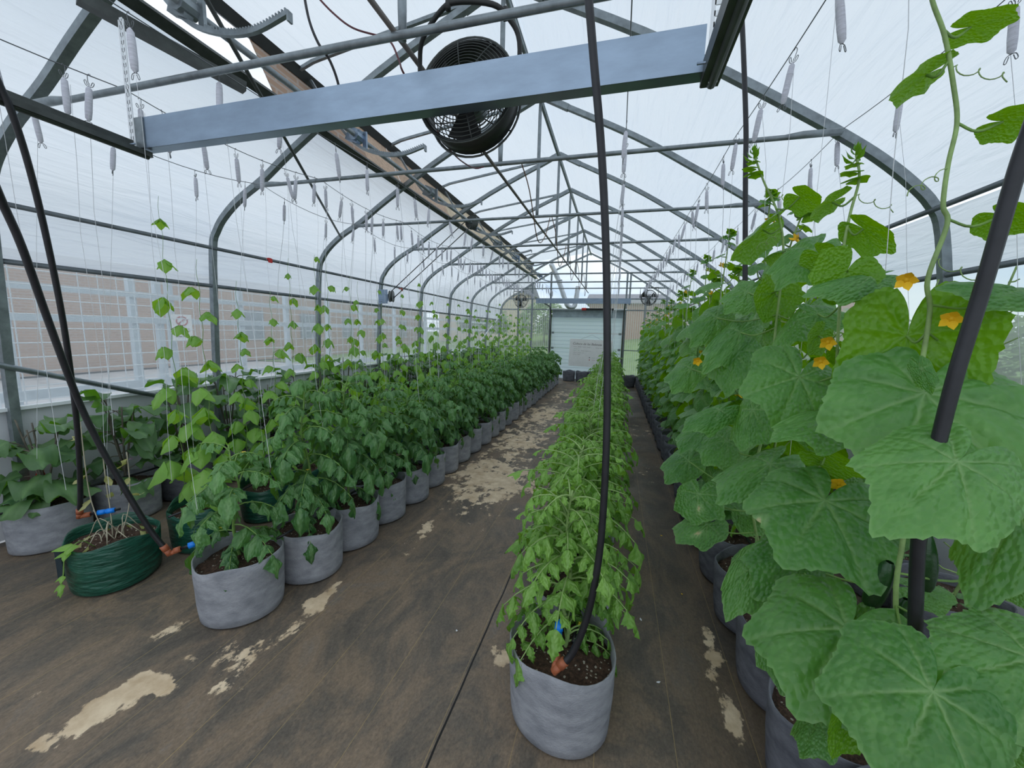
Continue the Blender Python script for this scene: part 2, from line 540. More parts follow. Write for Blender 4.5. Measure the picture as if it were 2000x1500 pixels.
# ------------------------------------------------------------------ layout numbers
SP = 1.48
YS = [(i + 1.14) * SP for i in range(9)]     # arches, the last in the far end wall
YE = YS[-1]
Y0 = 0.10
LP = [(-4.19, 0), (-4.17, 1.03), (-4.14, 1.60), (-4.085, 2.36), (-4.01, 2.55), (-3.885, 2.69), (-3.68, 2.836), (-3.38, 2.995), (-2.97, 3.255), (-2.09, 3.75), (-0.99, 4.24)]
RP = [(-0.99, 4.24), (0.06, 3.716), (0.72, 3.32), (1.07, 3.10), (1.355, 2.913), (1.57, 2.757), (1.75, 2.60), (1.88, 2.455), (1.955, 2.28), (2.06, 1.69), (2.115, 1.40), (2.14, 0)]
XL, XR = -4.19, 2.13
HIPZ_L, HIPZ_R, LOWZ, KNEEZ = 2.37, 2.42, 1.99, 0.955
TIEZ = [2.86, 2.925] + [2.935] * 7


def xleft(z):
    for a, b in zip(LP[:-1], LP[1:]):
        if a[1] <= z <= b[1]:
            return a[0] + (b[0] - a[0]) * (z - a[1]) / (b[1] - a[1])


def xright(z):
    for a, b in zip(RP[:-1], RP[1:]):
        if b[1] <= z <= a[1]:
            return a[0] + (b[0] - a[0]) * (z - a[1]) / (b[1] - a[1])


# ------------------------------------------------------------------ outside ground, floor
mb = MB()
mb.add([(-80, -30, -0.06), (80, -30, -0.06), (80, 120, -0.06), (-80, 120, -0.06)], [(0, 1, 2, 3)])
tag(mb.build('ground', M['concrete'], smooth=False), kind='structure')


def floormat():
    m, nt, out = newmat('stained_landscape_fabric')
    L = nt.links.new
    b = nd(nt, 'ShaderNodeBsdfPrincipled')
    tc = nd(nt, 'ShaderNodeTexCoord')
    geo = tc.outputs['Object']
    sp = nd(nt, 'ShaderNodeSeparateXYZ')
    L(geo, sp.inputs[0])

    def noise(scale, stretch=(1, 1, 1), detail=5.0, rough=0.6, dist=0.0):
        mp = nd(nt, 'ShaderNodeMapping')
        mp.inputs['Scale'].default_value = stretch
        L(geo, mp.inputs[0])
        n = nd(nt, 'ShaderNodeTexNoise', i_Scale=scale, i_Detail=detail, i_Roughness=rough, i_Distortion=dist)
        L(mp.outputs[0], n.inputs['Vector'])
        return n.outputs['Fac']

    def math_(op, a, bb, c=None):
        n = nd(nt, 'ShaderNodeMath', operation=op)
        for i, x in enumerate((a, bb, c)):
            if x is None:
                continue
            if isinstance(x, (int, float)):
                n.inputs[i].default_value = x
            else:
                L(x, n.inputs[i])
        return n.outputs[0]

    def mix(f, a, bb):
        n = nd(nt, 'ShaderNodeMix', data_type='RGBA')
        for k, x in (('Factor', f), ('A', a), ('B', bb)):
            if isinstance(x, tuple):
                n.inputs[k].default_value = (*x, 1)
            elif isinstance(x, (int, float)):
                n.inputs[k].default_value = x
            else:
                L(x, n.inputs[k])
        return n.outputs['Result']

    big = ramp(nt, [(0.28, (0.065, 0.060, 0.055)), (0.44, (0.125, 0.106, 0.086)), (0.56, (0.205, 0.155, 0.11)), (0.70, (0.17, 0.15, 0.13)), (0.82, (0.27, 0.215, 0.16))])
    L(noise(2.2, (1.4, 0.8, 1), 9, 0.72, 0.6), big.inputs[0])
    st = ramp(nt, [(0.3, (0.84, 0.84, 0.84)), (0.7, (1.14, 1.13, 1.11))])
    L(noise(16.0, (2.2, 0.45, 1), 8, 0.75), st.inputs[0])
    mu = nd(nt, 'ShaderNodeMix', data_type='RGBA', blend_type='MULTIPLY')
    mu.inputs['Factor'].default_value = 1.0
    L(big.outputs[0], mu.inputs['A'])
    L(st.outputs[0], mu.inputs['B'])
    col = mu.outputs['Result']
    fine = ramp(nt, [(0.3, (0.72, 0.72, 0.72)), (0.7, (1.25, 1.24, 1.22))])
    L(noise(95.0, (1, 0.6, 1), 3, 0.8), fine.inputs[0])
    mu2 = nd(nt, 'ShaderNodeMix', data_type='RGBA', blend_type='MULTIPLY')
    mu2.inputs['Factor'].default_value = 1.0
    L(col, mu2.inputs['A'])
    L(fine.outputs[0], mu2.inputs['B'])
    col = mu2.outputs['Result']
    damp = nd(nt, 'ShaderNodeMapRange')
    damp.inputs['From Min'].default_value = 0.12
    damp.inputs['From Max'].default_value = 0.42
    L(math_('ADD', sp.outputs['X'], math_('MULTIPLY', math_('SUBTRACT', noise(1.4), 0.5), 0.5)), damp.inputs['Value'])
    col = mix(math_('MULTIPLY', damp.outputs[0], 0.36), col, (0.045, 0.032, 0.022))
    # dried pale stains: clusters at fixed places, edges broken by noise
    n1 = noise(4.2, (1.3, 0.9, 1), 6, 0.62, 0.3)
    n2 = noise(30.0, (1, 0.6, 1), 4, 0.7)
    spots = [(-1.985, 0.93, 0.055, 0.12, 1.15), (-1.90, 1.06, 0.13, 0.045, 1.15), (-1.95, 1.01, 0.06, 0.06, 1.1), (-2.02, 0.76, 0.08, 0.04, 0.8), (-1.70, 1.27, 0.12, 0.14, 0.75), (-1.84, 1.20, 0.10, 0.05, 0.7), (-2.17, 1.32, 0.05, 0.10, 0.8), (-1.60, 1.70, 0.05, 0.2, 0.8),
             (-1.40, 2.5, 0.07, 0.28, 0.75), (-1.25, 3.9, 0.42, 0.75, 0.95), (-0.95, 3.75, 0.3, 0.25, 0.95), (-1.3, 5.4, 0.42, 0.9, 0.85), (-1.3, 7.2, 0.45, 1.3, 0.82), (-1.25, 9.6, 0.4, 1.6, 0.6),
             (0.56, 1.75, 0.05, 0.4, 0.75), (0.30, 4.6, 0.5, 0.4, 0.45), (0.35, 6.5, 0.4, 0.5, 0.5), (-2.2, 0.85, 0.3, 0.06, 0.4), (-0.45, 1.62, 0.05, 0.06, 0.8)]
    acc = None
    for (x, y, rx, ry, w) in spots:
        dx = math_('MULTIPLY', math_('SUBTRACT', sp.outputs['X'], x), 1 / rx)
        dy = math_('MULTIPLY', math_('SUBTRACT', sp.outputs['Y'], y), 1 / ry)
        q = math_('ADD', math_('MULTIPLY', dx, dx), math_('MULTIPLY', dy, dy))
        g = math_('MULTIPLY', math_('POWER', 2.718, math_('MULTIPLY', q, -0.55)), w)
        acc = g if acc is None else math_('MAXIMUM', acc, g)
    s = math_('ADD', math_('ADD', math_('MULTIPLY', n1, 2.0), math_('MULTIPLY', n2, 0.5)), math_('MULTIPLY', noise(13.0, (1, .8, 1), 5, .65), 1.3))
    s = math_('ADD', s, acc)
    mr = nd(nt, 'ShaderNodeMapRange')
    mr.inputs['From Min'].default_value = 2.50
    mr.inputs['From Max'].default_value = 2.62
    L(s, mr.inputs['Value'])
    stain = ramp(nt, [(0.3, (0.46, 0.33, 0.20)), (0.65, (0.74, 0.60, 0.42))])
    L(noise(9.0), stain.inputs[0])
    col = mix(mr.outputs[0], col, stain.outputs[0])
    # thin yellow guide threads every 30.5 cm
    xs = math_('ADD', sp.outputs['X'], 0.905 + 30.5)
    fr = math_('FRACT', math_('MULTIPLY', xs, 1 / 0.305), 0)
    ln = math_('LESS_THAN', math_('ABSOLUTE', math_('SUBTRACT', fr, 0.5), 0), 0.5 - 0.0)
    dd = math_('MINIMUM', fr, math_('SUBTRACT', 1.0, fr))
    thr = math_('LESS_THAN', dd, 0.0045)
    thr = math_('MULTIPLY', thr, math_('MULTIPLY', noise(3.0, (1, 1.2, 1), 3), 1.5))
    col = mix(math_('MULTIPLY', thr, 0.5), col, (0.50, 0.36, 0.14))
    # dark overlap seam
    sd = math_('ABSOLUTE', math_('SUBTRACT', math_('ADD', sp.outputs['X'], math_('MULTIPLY', noise(2.0, (0, 1, 0), 2), 0.02)), -0.575), 0)
    col = mix(math_('LESS_THAN', sd, 0.0045), col, (0.006, 0.005, 0.005))
    L(col, b.inputs['Base Color'])
    rr = nd(nt, 'ShaderNodeMapRange')
    rr.inputs['From Min'].default_value = 0.35
    rr.inputs['From Max'].default_value = 0.7
    rr.inputs['To Min'].default_value = 0.38
    rr.inputs['To Max'].default_value = 0.78
    L(noise(1.1, (1, 1, 1), 4), rr.inputs['Value'])
    L(rr.outputs[0], b.inputs['Roughness'])
    b.inputs['Specular IOR Level'].default_value = 0.35
    bp = nd(nt, 'ShaderNodeBump', i_Strength=0.25, i_Distance=0.006)
    L(noise(60.0, (1, 0.3, 1), 3), bp.inputs['Height'])
    L(bp.outputs[0], b.inputs['Normal'])
    L(b.outputs[0], out.inputs[0])
    return m


mb = MB()
mb.add([(XL, -1.2, 0), (XR, -1.2, 0), (XR, YE + 0.05, 0), (XL, YE + 0.05, 0), (XL, -1.2, -0.05), (XR, -1.2, -0.05), (XR, YE + 0.05, -0.05), (XL, YE + 0.05, -0.05)],
       [(0, 1, 2, 3), (4, 7, 6, 5), (0, 4, 5, 1), (1, 5, 6, 2), (2, 6, 7, 3), (3, 7, 4, 0)])
tag(mb.build('floor', floormat(), smooth=False), kind='structure')

# ------------------------------------------------------------------ roof film, walls
rng = random.Random(5)


def sheet(name, prof, y0, y1, mat, ny=60, sag=0.0, off=0.045):
    """film swept along the house over a cross-section, sagging a little between arches, wrinkled by its bumps"""
    p = smooth_path(prof, 5)
    p = np.array(p)
    t = np.gradient(p, axis=0)
    nrm = np.stack([-t[:, 1], t[:, 0]], 1)
    nrm /= np.linalg.norm(nrm, axis=1)[:, None]
    p = p + nrm * off
    ys = np.linspace(y0, y1, ny)
    vs = []
    for y in ys:
        ph = (y / SP - 1.14) % 1.0
        s = sag * math.sin(PI * ph) ** 2
        for q, n in zip(p, nrm):
            vs.append((q[0] - n[0] * s, y, q[1] - n[1] * s))
    k = len(p)
    f = [(i * k + j, i * k + j + 1, (i + 1) * k + j + 1, (i + 1) * k + j) for i in range(ny - 1) for j in range(k - 1)]
    mb = MB()
    mb.add(vs, f)
    return mb.build(name, mat)


iL = [p for p in LP if p[1] >= 2.3 and p[0] <= -2.9]
VENT = (-2.74, 3.385)      # lower edge of the roof vent on the arches
c = sheet('ceiling', [(-4.085, HIPZ_L)] + [p for p in LP if p[1] > 2.4 and p[0] < -2.9] + [VENT], Y0, YE, M['film'], off=0.045)
tag(c, kind='structure')
c = sheet('ceiling_right', [p for p in RP if p[1] >= 2.4] + [(1.905, HIPZ_R)], Y0, YE, M['film'], off=0.045)
tag(c, kind='structure')
# side walls: film band, clear band, grey liner
for nm, side, za, zb, mat in (('wall_left_band', 0, LOWZ, HIPZ_L, M['film']), ('window_1', 0, KNEEZ, LOWZ, M['curtain']),
                              ('wall_right_band', 1, LOWZ + .03, HIPZ_R, M['film']), ('window_2', 1, 0.62, LOWZ + .03, M['curtain_r'])):
    fx = xleft if side == 0 else xright
    sg = -1 if side == 0 else 1
    mb = MB()
    ys = np.linspace(Y0, YE, 40)
    vs, f = [], []
    for y in ys:
        for z in (za, (za + zb) / 2, zb):
            vs.append((fx(z) + sg * 0.045 + rng.uniform(-.004, .004), y, z))
    for i in range(39):
        for j in range(2):
            f.append((i * 3 + j, i * 3 + j + 1, i * 3 + j + 4, i * 3 + j + 3))
    mb.add(vs, f)
    tag(mb.build(nm, mat), kind='structure')
mb = MB()
mb.box((XL - 0.05, (Y0 + YE) / 2, KNEEZ / 2), (0.03, YE - Y0, KNEEZ))
tag(mb.build('wall_left', M['kneewall'], smooth=False), kind='structure')
mb = MB()
mb.box((XR + 0.05, (Y0 + YE) / 2, 0.31), (0.03, YE - Y0, 0.62))
tag(mb.build('wall_right', M['kneewall'], smooth=False), kind='structure')
mb = MB()
mb.box((XL - 0.01, (Y0 + YE) / 2, KNEEZ), (0.05, YE - Y0, 0.025))
tag(mb.build('trim_1', M['sheen'], smooth=False), kind='structure')

# far end wall: clear gable above, ribbed sheets below, door opening between x = DX0..DX1
DX0, DX1, DZ = -2.235, 0.17, 2.12
full = [(x, z) for x, z in LP] + [(x, z) for x, z in RP[1:]]


def endpoly(zlo, zhi):
    L_ = [(xleft(zlo), zlo)] + [p for p in LP if zlo < p[1] < zhi] + ([(xleft(zhi), zhi)] if zhi < 4.2 else [])
    R_ = ([(xright(zhi), zhi)] if zhi < 4.2 else []) + [p for p in RP if zlo < p[1] < zhi + 1e-6] + [(xright(zlo), zlo)]
    return L_ + R_


mb = MB()
g = endpoly(2.75, 5)
mb.add([(x, YE + 0.06, z) for x, z in g], [tuple(range(len(g)))])
tag(mb.build('window_3', M['clear'], smooth=False), kind='structure')
mb = MB()
g = endpoly(2.38, 2.75)
mb.add([(x, YE + 0.06, z) for x, z in g], [tuple(range(len(g)))])
mb.add([(XL + .02, YE + .06, 0), (DX0 - .05, YE + .06, 0), (DX0 - .05, YE + .06, 2.38), (xleft(2.36), YE + .06, 2.38)], [(0, 1, 2, 3)])
mb.add([(DX1 + .05, YE + .06, 0), (XR - .02, YE + .06, 0), (xright(2.36), YE + .06, 2.38), (DX1 + .05, YE + .06, 2.38)], [(0, 1, 2, 3)])
tag(mb.build('wall_back', M['polycarb'], smooth=False), kind='structure')
mb = MB()
mb.box(((DX0 + DX1) / 2, YE + .06, 2.25), (DX1 - DX0, .03, 0.26))
tag(mb.build('trim_2', simple('grey_header_panel', (0.30, 0.36, 0.38), rough=0.6), smooth=False), kind='structure')
# end-wall studs and rails
mb = MB()
for x in (-3.45, -2.95, DX0 - .06, DX1 + .06, 0.85, 1.5):
    zt = (xleft if False else (lambda z: 0))(0)
    # height of the arch over x
    prof = full
    for a, b in zip(prof[:-1], prof[1:]):
        if min(a[0], b[0]) - 1e-6 <= x <= max(a[0], b[0]) + 1e-6 and abs(a[0] - b[0]) > 1e-4:
            zt = a[1] + (b[1] - a[1]) * (x - a[0]) / (b[0] - a[0])
    mb.box((x, YE, zt / 2), (0.06, 0.05, zt))
for z in (2.75, 2.38):
    mb.box(((xleft(z) + xright(z)) / 2, YE + .01, z), (xright(z) - xleft(z), 0.04, 0.04))
mb.box(((XL + DX0) / 2, YE + .01, 1.05), (DX0 - XL - .1, 0.03, 0.03))
mb.box(((XR + DX1) / 2, YE + .01, 1.05), (XR - DX1 - .1, 0.03, 0.03))
tag(mb.build('trim_3', M['galv'], smooth=False), kind='structure')

# ------------------------------------------------------------------ arches with tie pipes and king posts
bow_path = smooth_path([(x, 0, z) for x, z in LP], 4)
bow_path_r = smooth_path([(x, 0, z) for x, z in RP], 4)
bp_all = np.vstack([bow_path, bow_path_r[1:]])
mb = MB()
mb.tube(bp_all, 0.036, n=4, ref=(0, 1, 0), rot=PI / 4)
me_bow = mb.mesh('bow', M['galv'], smooth=False)
mb = MB()
mb.lathe([(0.0, 0), (0.06, 0), (0.06, 0.03), (0, 0.03)], 8)
XT0, XT1 = -3.45, 1.32


def king_mesh(zt):
    mb = MB()
    mb.tube([(-0.99, 0, zt), (-0.99, 0, zt + .12), (-0.99, 0, 4.05), (-0.99, 0, 4.2)], [0.017, 0.02, 0.02, 0.014], n=8)
    return mb


for i, y in enumerate(YS):
    t = thing('arch_frame', 'grey galvanized greenhouse arch with straight tie pipe, %s from the camera' % ordw(i) if i < 8 else
              'grey galvanized greenhouse arch standing in the far end wall', 'greenhouse arch', (0, y, 0), 0, 'roof arches')
    inst('bow', me_bow, t)
    z = TIEZ[i]
    mb = MB()
    if i < 8:
        mb.tube([(XT0 + .02, -.045, z), (XT0 + .22, -.045, z), (XT0 + .32, -.03, z), (XT1 - .32, -.03, z), (XT1 - .22, -.045, z), (XT1, -.045, z)],
                [0.023, 0.023, 0.0165, 0.0165, 0.023, 0.023], n=10)
        mb.build('tie_pipe', M['galv'], t)
        king_mesh(z).build('king_post', M['galv'], t)
        mb = MB()
        for a, b in (((-0.99 - .32, 0, 4.10), (-0.99, 0, 4.245)), ((-.99, 0, 4.245), (-.99 + .32, 0, 4.08))):
            mb.tube([a, b], 0.042, n=4, ref=(0, 1, 0), rot=PI / 4)
        mb.build('ridge_splice', M['galv'], t, smooth=False)

# long purlins
for nm, x, z, y0, y1, r, lab in (
        ('ridge_purlin', -0.99, 4.19, Y0, YE, 0.022, 'thin grey pipe running along the roof ridge'),
        ('hip_rail', xleft(HIPZ_L) + .02, HIPZ_L, Y0, YE, 0.015, 'grey rail along the left wall where the roof film meets the side'),
        ('hip_rail', xright(HIPZ_R) - .02, HIPZ_R, Y0, YE, 0.015, 'grey rail along the right wall where the roof film meets the side'),
        ('curtain_rail', xleft(LOWZ), LOWZ, Y0, YE, 0.016, 'dark grey rail above the clear window band of the left wall'),
        ('curtain_rail', xright(LOWZ + .03), LOWZ + .03, Y0, YE, 0.016, 'dark grey rail above the hazy window band of the right wall'),
        ('vent_purlin', VENT[0], VENT[1], Y0, YE - .5, 0.0, 'long olive-grey channel under the open roof vent')):
    mb = MB()
    if r:
        mb.tube([(x, y0, z), (x, y1, z)], r, n=8)
        mb.box((x - (.012 if x < -1.5 else -.012), (y0 + y1) / 2, z + r), (0.02, y1 - y0, 0.012))
    else:
        R = np.array(Euler((0, -math.radians(30), 0)).to_matrix())
        mb.box((x, (y0 + y1) / 2, z), (0.075, y1 - y0, 0.03), R)
        mb.box((x - .03, (y0 + y1) / 2, z + .02), (0.008, y1 - y0, 0.05), R)
    tag(mb.build(nm, (M['rail'] if 'rail' in nm else M['galv']) if r else M['steel_dark'], smooth=False if not r else True), lab, 'rail')
for px, py, pl, x in ((528, 509, 0, None), (785, 566, 0, None), (1714, 470, 1, None)):
    q = onplane(px, py, 0, (xleft(2.36) + .07) if pl == 0 else (xright(2.40) - .06))
    mb = MB()
    mb.box((q[0], q[1], q[2]), (0.012, 0.05, 0.05 if pl == 0 else 0.075))
    mb.box((q[0] + (-.03 if pl == 0 else .03), q[1], q[2] + .02), (0.06, 0.03, 0.02))
    tag(mb.build('rail_tag', M['red'], smooth=False), ['small red tag on the left hip rail beyond the second arch', 'small red tag on the left hip rail near the pulley ropes',
        'red tape strip hanging from the right hip rail'][(0 if px < 600 else 1) if pl == 0 else 2], 'tag')

# ------------------------------------------------------------------ raised roof vent
FE = (-2.965, 3.925)       # raised lower edge of the flap
vent = thing('roof_vent_flap', 'raised film flap of the long roof vent left of the ridge', 'roof vent', (0, 0, 0))
fp = [(-0.99, 4.29), (-1.25, 4.20), (-2.80, 3.985), FE]
mb = MB()
ys = [0.3] + YS
p = np.array(fp) + np.array([0, 0.04])
vs = [(q[0], y, q[1]) for y in ys for q in p]
f = [(i * 4 + j, i * 4 + j + 1, i * 4 + j + 5, i * 4 + j + 4) for i in range(len(ys) - 1) for j in range(3)]
mb.add(vs, f)
mb.build('flap_film', M['film'], vent, smooth=False)
for y in YS[:-1]:
    mb = MB()
    mb.tube([(-1.03, y + .05, 4.235), (-1.2, y + .05, 4.195), (-2.72, y + .05, 3.985), (-2.80, y + .05, 3.972), FE and (FE[0] + .01, y + .05, FE[1])], 0.02, n=4, ref=(0, 1, 0), rot=PI / 4, sx=1)
    mb.build('flap_rib', M['galv'], vent, smooth=False)
mb = MB()
mb.box((FE[0], (0.3 + YS[-1]) / 2, FE[1] - .01), (0.05, YS[-1] - .3, 0.09), np.array(Euler((0, .5, 0)).to_matrix()))
mb.build('edge_bar', M['black_matte'], vent, smooth=False)

# added panels, bay by bay, standing in for a building that blocks the sky
vm = [None, M['brick_brown'], simple('brown_backdrop', (0.50, 0.35, 0.25), rough=.8, scale=30), simple('tan_backdrop', (0.66, 0.53, 0.37), rough=.8, scale=30), simple('cream_backdrop', (0.76, 0.66, 0.48), rough=.8, scale=30)]
for k in range(1, 8):
    ya = 2.75 if k == 1 else YS[k] + .02
    yb = YS[k + 1] - .02
    mb = MB()
    a, b = np.array([VENT[0] - .02, 0, VENT[1] + .03]), np.array([FE[0] - .03, 0, FE[1] - .03])
    n_ = 1 if k > 1 else 2
    mids = [ya, (3.95 if k == 1 else yb), yb][: n_ + 1]
    for q in range(n_):
        y0_, y1_ = mids[q], mids[q + 1]
        c_ = (a + b) / 2
        mb.box((c_[0], (y0_ + y1_) / 2, c_[2]), (0.012, y1_ - y0_, .56), np.array(Euler((0, -math.atan2(b[0] - a[0], -(b[2] - a[2])) + PI, 0)).to_matrix()), mi=q)
    tag(mb.build('building_backdrop', [vm[1], vm[2]] if k == 1 else vm[2] if k == 2 else vm[3] if k < 5 else vm[4], smooth=False),
        ('brown panel standing in for the building beyond the roof vent, %s from the camera' if k < 3 else 'tan panel standing in for the building beyond the roof vent, %s from the camera') % ORD[k - 1], 'vent board', 'backdrop panels under the roof vent flap')

# torque tube with toothed rack arms
tt = thing('vent_drive', 'grey torque tube with a curved rack arm at each arch under the roof vent', 'vent drive', (0, 0, 0))
TX, TZ = -2.44, 3.36
mb = MB()
mb.tube([(TX, 0.6, TZ), (TX, YE - .6, TZ)], 0.022, n=10)
mb.build('torque_tube', M['galv'], tt)
for k, y in enumerate(YS[:-1]):
    yb = y + .16
    mb = MB()
    mb.box((TX - .03, yb, TZ + .01), (0.13, 0.05, 0.12), np.array(Euler((0, .4, 0)).to_matrix()))
    mb.box((TX + .05, yb + .05, TZ - .02), (0.04, 0.02, 0.15))
    mb.tube([(TX, yb - .05, TZ), (TX, yb + .05, TZ)], 0.05, n=10)
    mb.build('drive_bracket', M['galv_light'] if k % 2 else M['galv'], tt, smooth=False)
    mb = MB()
    pts = smooth_path([(FE[0] + .04, yb, FE[1] - .03), (-2.70, yb, 3.56), (TX - .02, yb, TZ - .06), (-2.22, yb, 3.19), (-1.98, yb, 3.16), (-1.74, yb, 3.21)], 6)
    mb.tube(pts, 0.016, n=4, ref=(0, 1, 0), rot=PI / 4)
    for q in range(16, len(pts) - 1):
        for w in (0.0, 0.5):
            a = pts[q] * (1 - w) + pts[min(q + 1, len(pts) - 1)] * w
            mb.box((a[0], a[1], a[2] + .018), (0.008, 0.02, 0.016))
    mb.box((pts[-1][0], pts[-1][1], pts[-1][2] - .02), (0.012, 0.03, 0.05))
    mb.build('rack_arm', M['galv'], tt, smooth=False)
# pulley wheel and hand-chain drive on the fourth arch
w = thing('chain_pulley', 'dark round chain wheel on the vent drive', 'pulley', (TX + .02, YS[3] + .1, TZ + .0))
mb = MB()
mb.lathe([(0.0, -.02), (0.11, -.02), (0.11, .02), (0.0, .02)], 20)
o = mb.build('wheel', M['steel_dark'], w)
o.rotation_euler = (PI / 2, 0, 0)
mb = MB()
mb.tube([(0, -.08, 0), (0, .06, 0)], 0.02, n=8)
mb.build('hub', M['galv'], w)
q = onplane(750, 590, 1, YS[3] - .02)
pk = thing('chain_winch', 'grey corrugated winch plate with dark pulley clamped to the fourth left arch leg', 'winch', (xleft(2.15) + .02, YS[3] - .03, 2.15))
mb = MB()
for k in range(6):
    a = -0.5 + k * .2
    mb.box((0.09, -.045, -.02 + .03 * (k - 2.5)), (0.20, 0.01, 0.028), np.array(Euler((0, a * .6, 0)).to_matrix()))
mb.box((0.07, -.035, 0), (0.18, 0.012, 0.24))
mb.build('bracket_plate', M['galv_light'], pk, smooth=False)
mb = MB()
mb.lathe([(0.02, -.03), (0.10, -.03), (0.085, 0), (0.10, .03), (0.02, .03)], 18)
o = mb.build('pulley', M['steel_dark'], pk)
o.location = (0.25, -.05, 0.0)
o.rotation_euler = (0, PI / 2, 0.3)
for dz, lab in ((0.09, 'upper dark rope from the winch up to the roof vent wheel'), (-0.06, 'lower dark rope from the winch up to the roof vent wheel')):
    a = np.array([xleft(2.15) + .27, YS[3] - .08, 2.15 + dz])
    b = np.array([TX + .02, YS[3] + .04, TZ + .08 * (1 if dz > 0 else -1)])
    mb = MB()
    mb.tube([a, b], 0.008, n=6)
    tag(mb.build('drive_rope', M['steel_dark']), lab, 'rope')

# ------------------------------------------------------------------ near door track frame: beam, tracks, hangers
BY, BZ0, BZ1, BX0, BX1 = 1.65, 2.545, 2.70, -2.61, 0.245
fr = thing('track_beam', 'wide pale steel beam spanning the overhead door tracks near the camera', 'steel beam', (0, BY, 0))
mb = MB()
mb.box(((BX0 + BX1) / 2, 0, (BZ0 + BZ1) / 2), (BX1 - BX0, 0.004, BZ1 - BZ0))
mb.box(((BX0 + BX1) / 2, 0.03, BZ0 + .002), (BX1 - BX0, 0.06, 0.004))
mb.box(((BX0 + BX1) / 2, 0.03, BZ1 - .002), (BX1 - BX0, 0.06, 0.004))
mb.build('web', M['galv_light'], fr, smooth=False)
mb = MB()
mb.box((BX0 + .03, -.006, (BZ0 + BZ1) / 2), (0.07, 0.006, BZ1 - BZ0))
mb.build('end_plate', M['galv'], fr, smooth=False)


def slotted(name, parent, x, y, z0, z1, w=0.04, t=0.004, face='y'):
    """perforated strap: two rails joined by webs, so the holes are real"""
    mb = MB()
    n = int((z1 - z0) / 0.035)
    for s in (-1, 1):
        mb.box((x + s * (w / 2 - .007), y, (z0 + z1) / 2), (0.014, t, z1 - z0))
    for k in range(n + 1):
        mb.box((x, y, z0 + (z1 - z0) * k / n), (w - .02, t, 0.018))
    return mb.build(name, M['sheen'], parent, smooth=False)


hg = thing('perforated_hanger', 'slotted steel strap hanging the left end of the pale beam', 'hanger strap', (0, 0, 0))
slotted('strap', hg, BX0 - .015, BY - .01, BZ0 - .02, 3.18)
hg = thing('perforated_hanger', 'slotted steel strap with round holes at the right end of the pale beam', 'hanger strap', (0, 0, 0))
slotted('strap', hg, BX1 + .035, BY + .0, BZ0 - .03, 3.05, w=0.05)
for x, lab in ((BX0 - .01, 'dark steel door track running back from the left end of the pale beam'), (BX1 - .0, 'dark steel door track running back from the right end of the pale beam')):
    t = thing('door_track', lab, 'door track', (x, 0, BZ0 - .03))
    sg = -1 if x < -1 else 1
    mb = MB()
    y0, y1 = 0.12, BY + .04
    mb.box((0, (y0 + y1) / 2, .035), (0.005, y1 - y0, 0.07))
    mb.box((0.03, (y0 + y1) / 2, .0), (0.06, y1 - y0, 0.005))
    mb.box((0.055, (y0 + y1) / 2, .012), (0.005, y1 - y0, 0.025))
    mb.build('angle', M['steel_dark'], t, smooth=False)
    mb = MB()
    mb.tube([(0.035, y0, .0), (0.035, y1 - .01, .0)], 0.016, n=10)
    mb.build('round_rail', M['steel_dark'], t)
    mb = MB()
    mb.tube([(-.03, y1 - .09, .03), (.07, y1 - .09, .03)], 0.005, n=6)
    mb.build('bolt', M['galv_light'], t)
# strut channel above left track
a, b = P(150, -8, 1.95), P(478, 172, 2.55)
mb = MB()
d = (b - a)
ang = math.atan2(d[1], d[0])
mb.tube([a, b], 0.042, n=4, rot=PI / 4)
tag(mb.build('strut_channel', M['steel_dark'], smooth=False), 'square dark strut above the left end of the pale beam', 'strut')

# fan -----------------------------------------------------------------


def ring(mb, r, y, th, n=36, m=6):
    an = np.linspace(0, 2 * PI, n + 1)
    mb.tube([(r * math.cos(a), y, r * math.sin(a)) for a in an], th, n=m, cap=False)


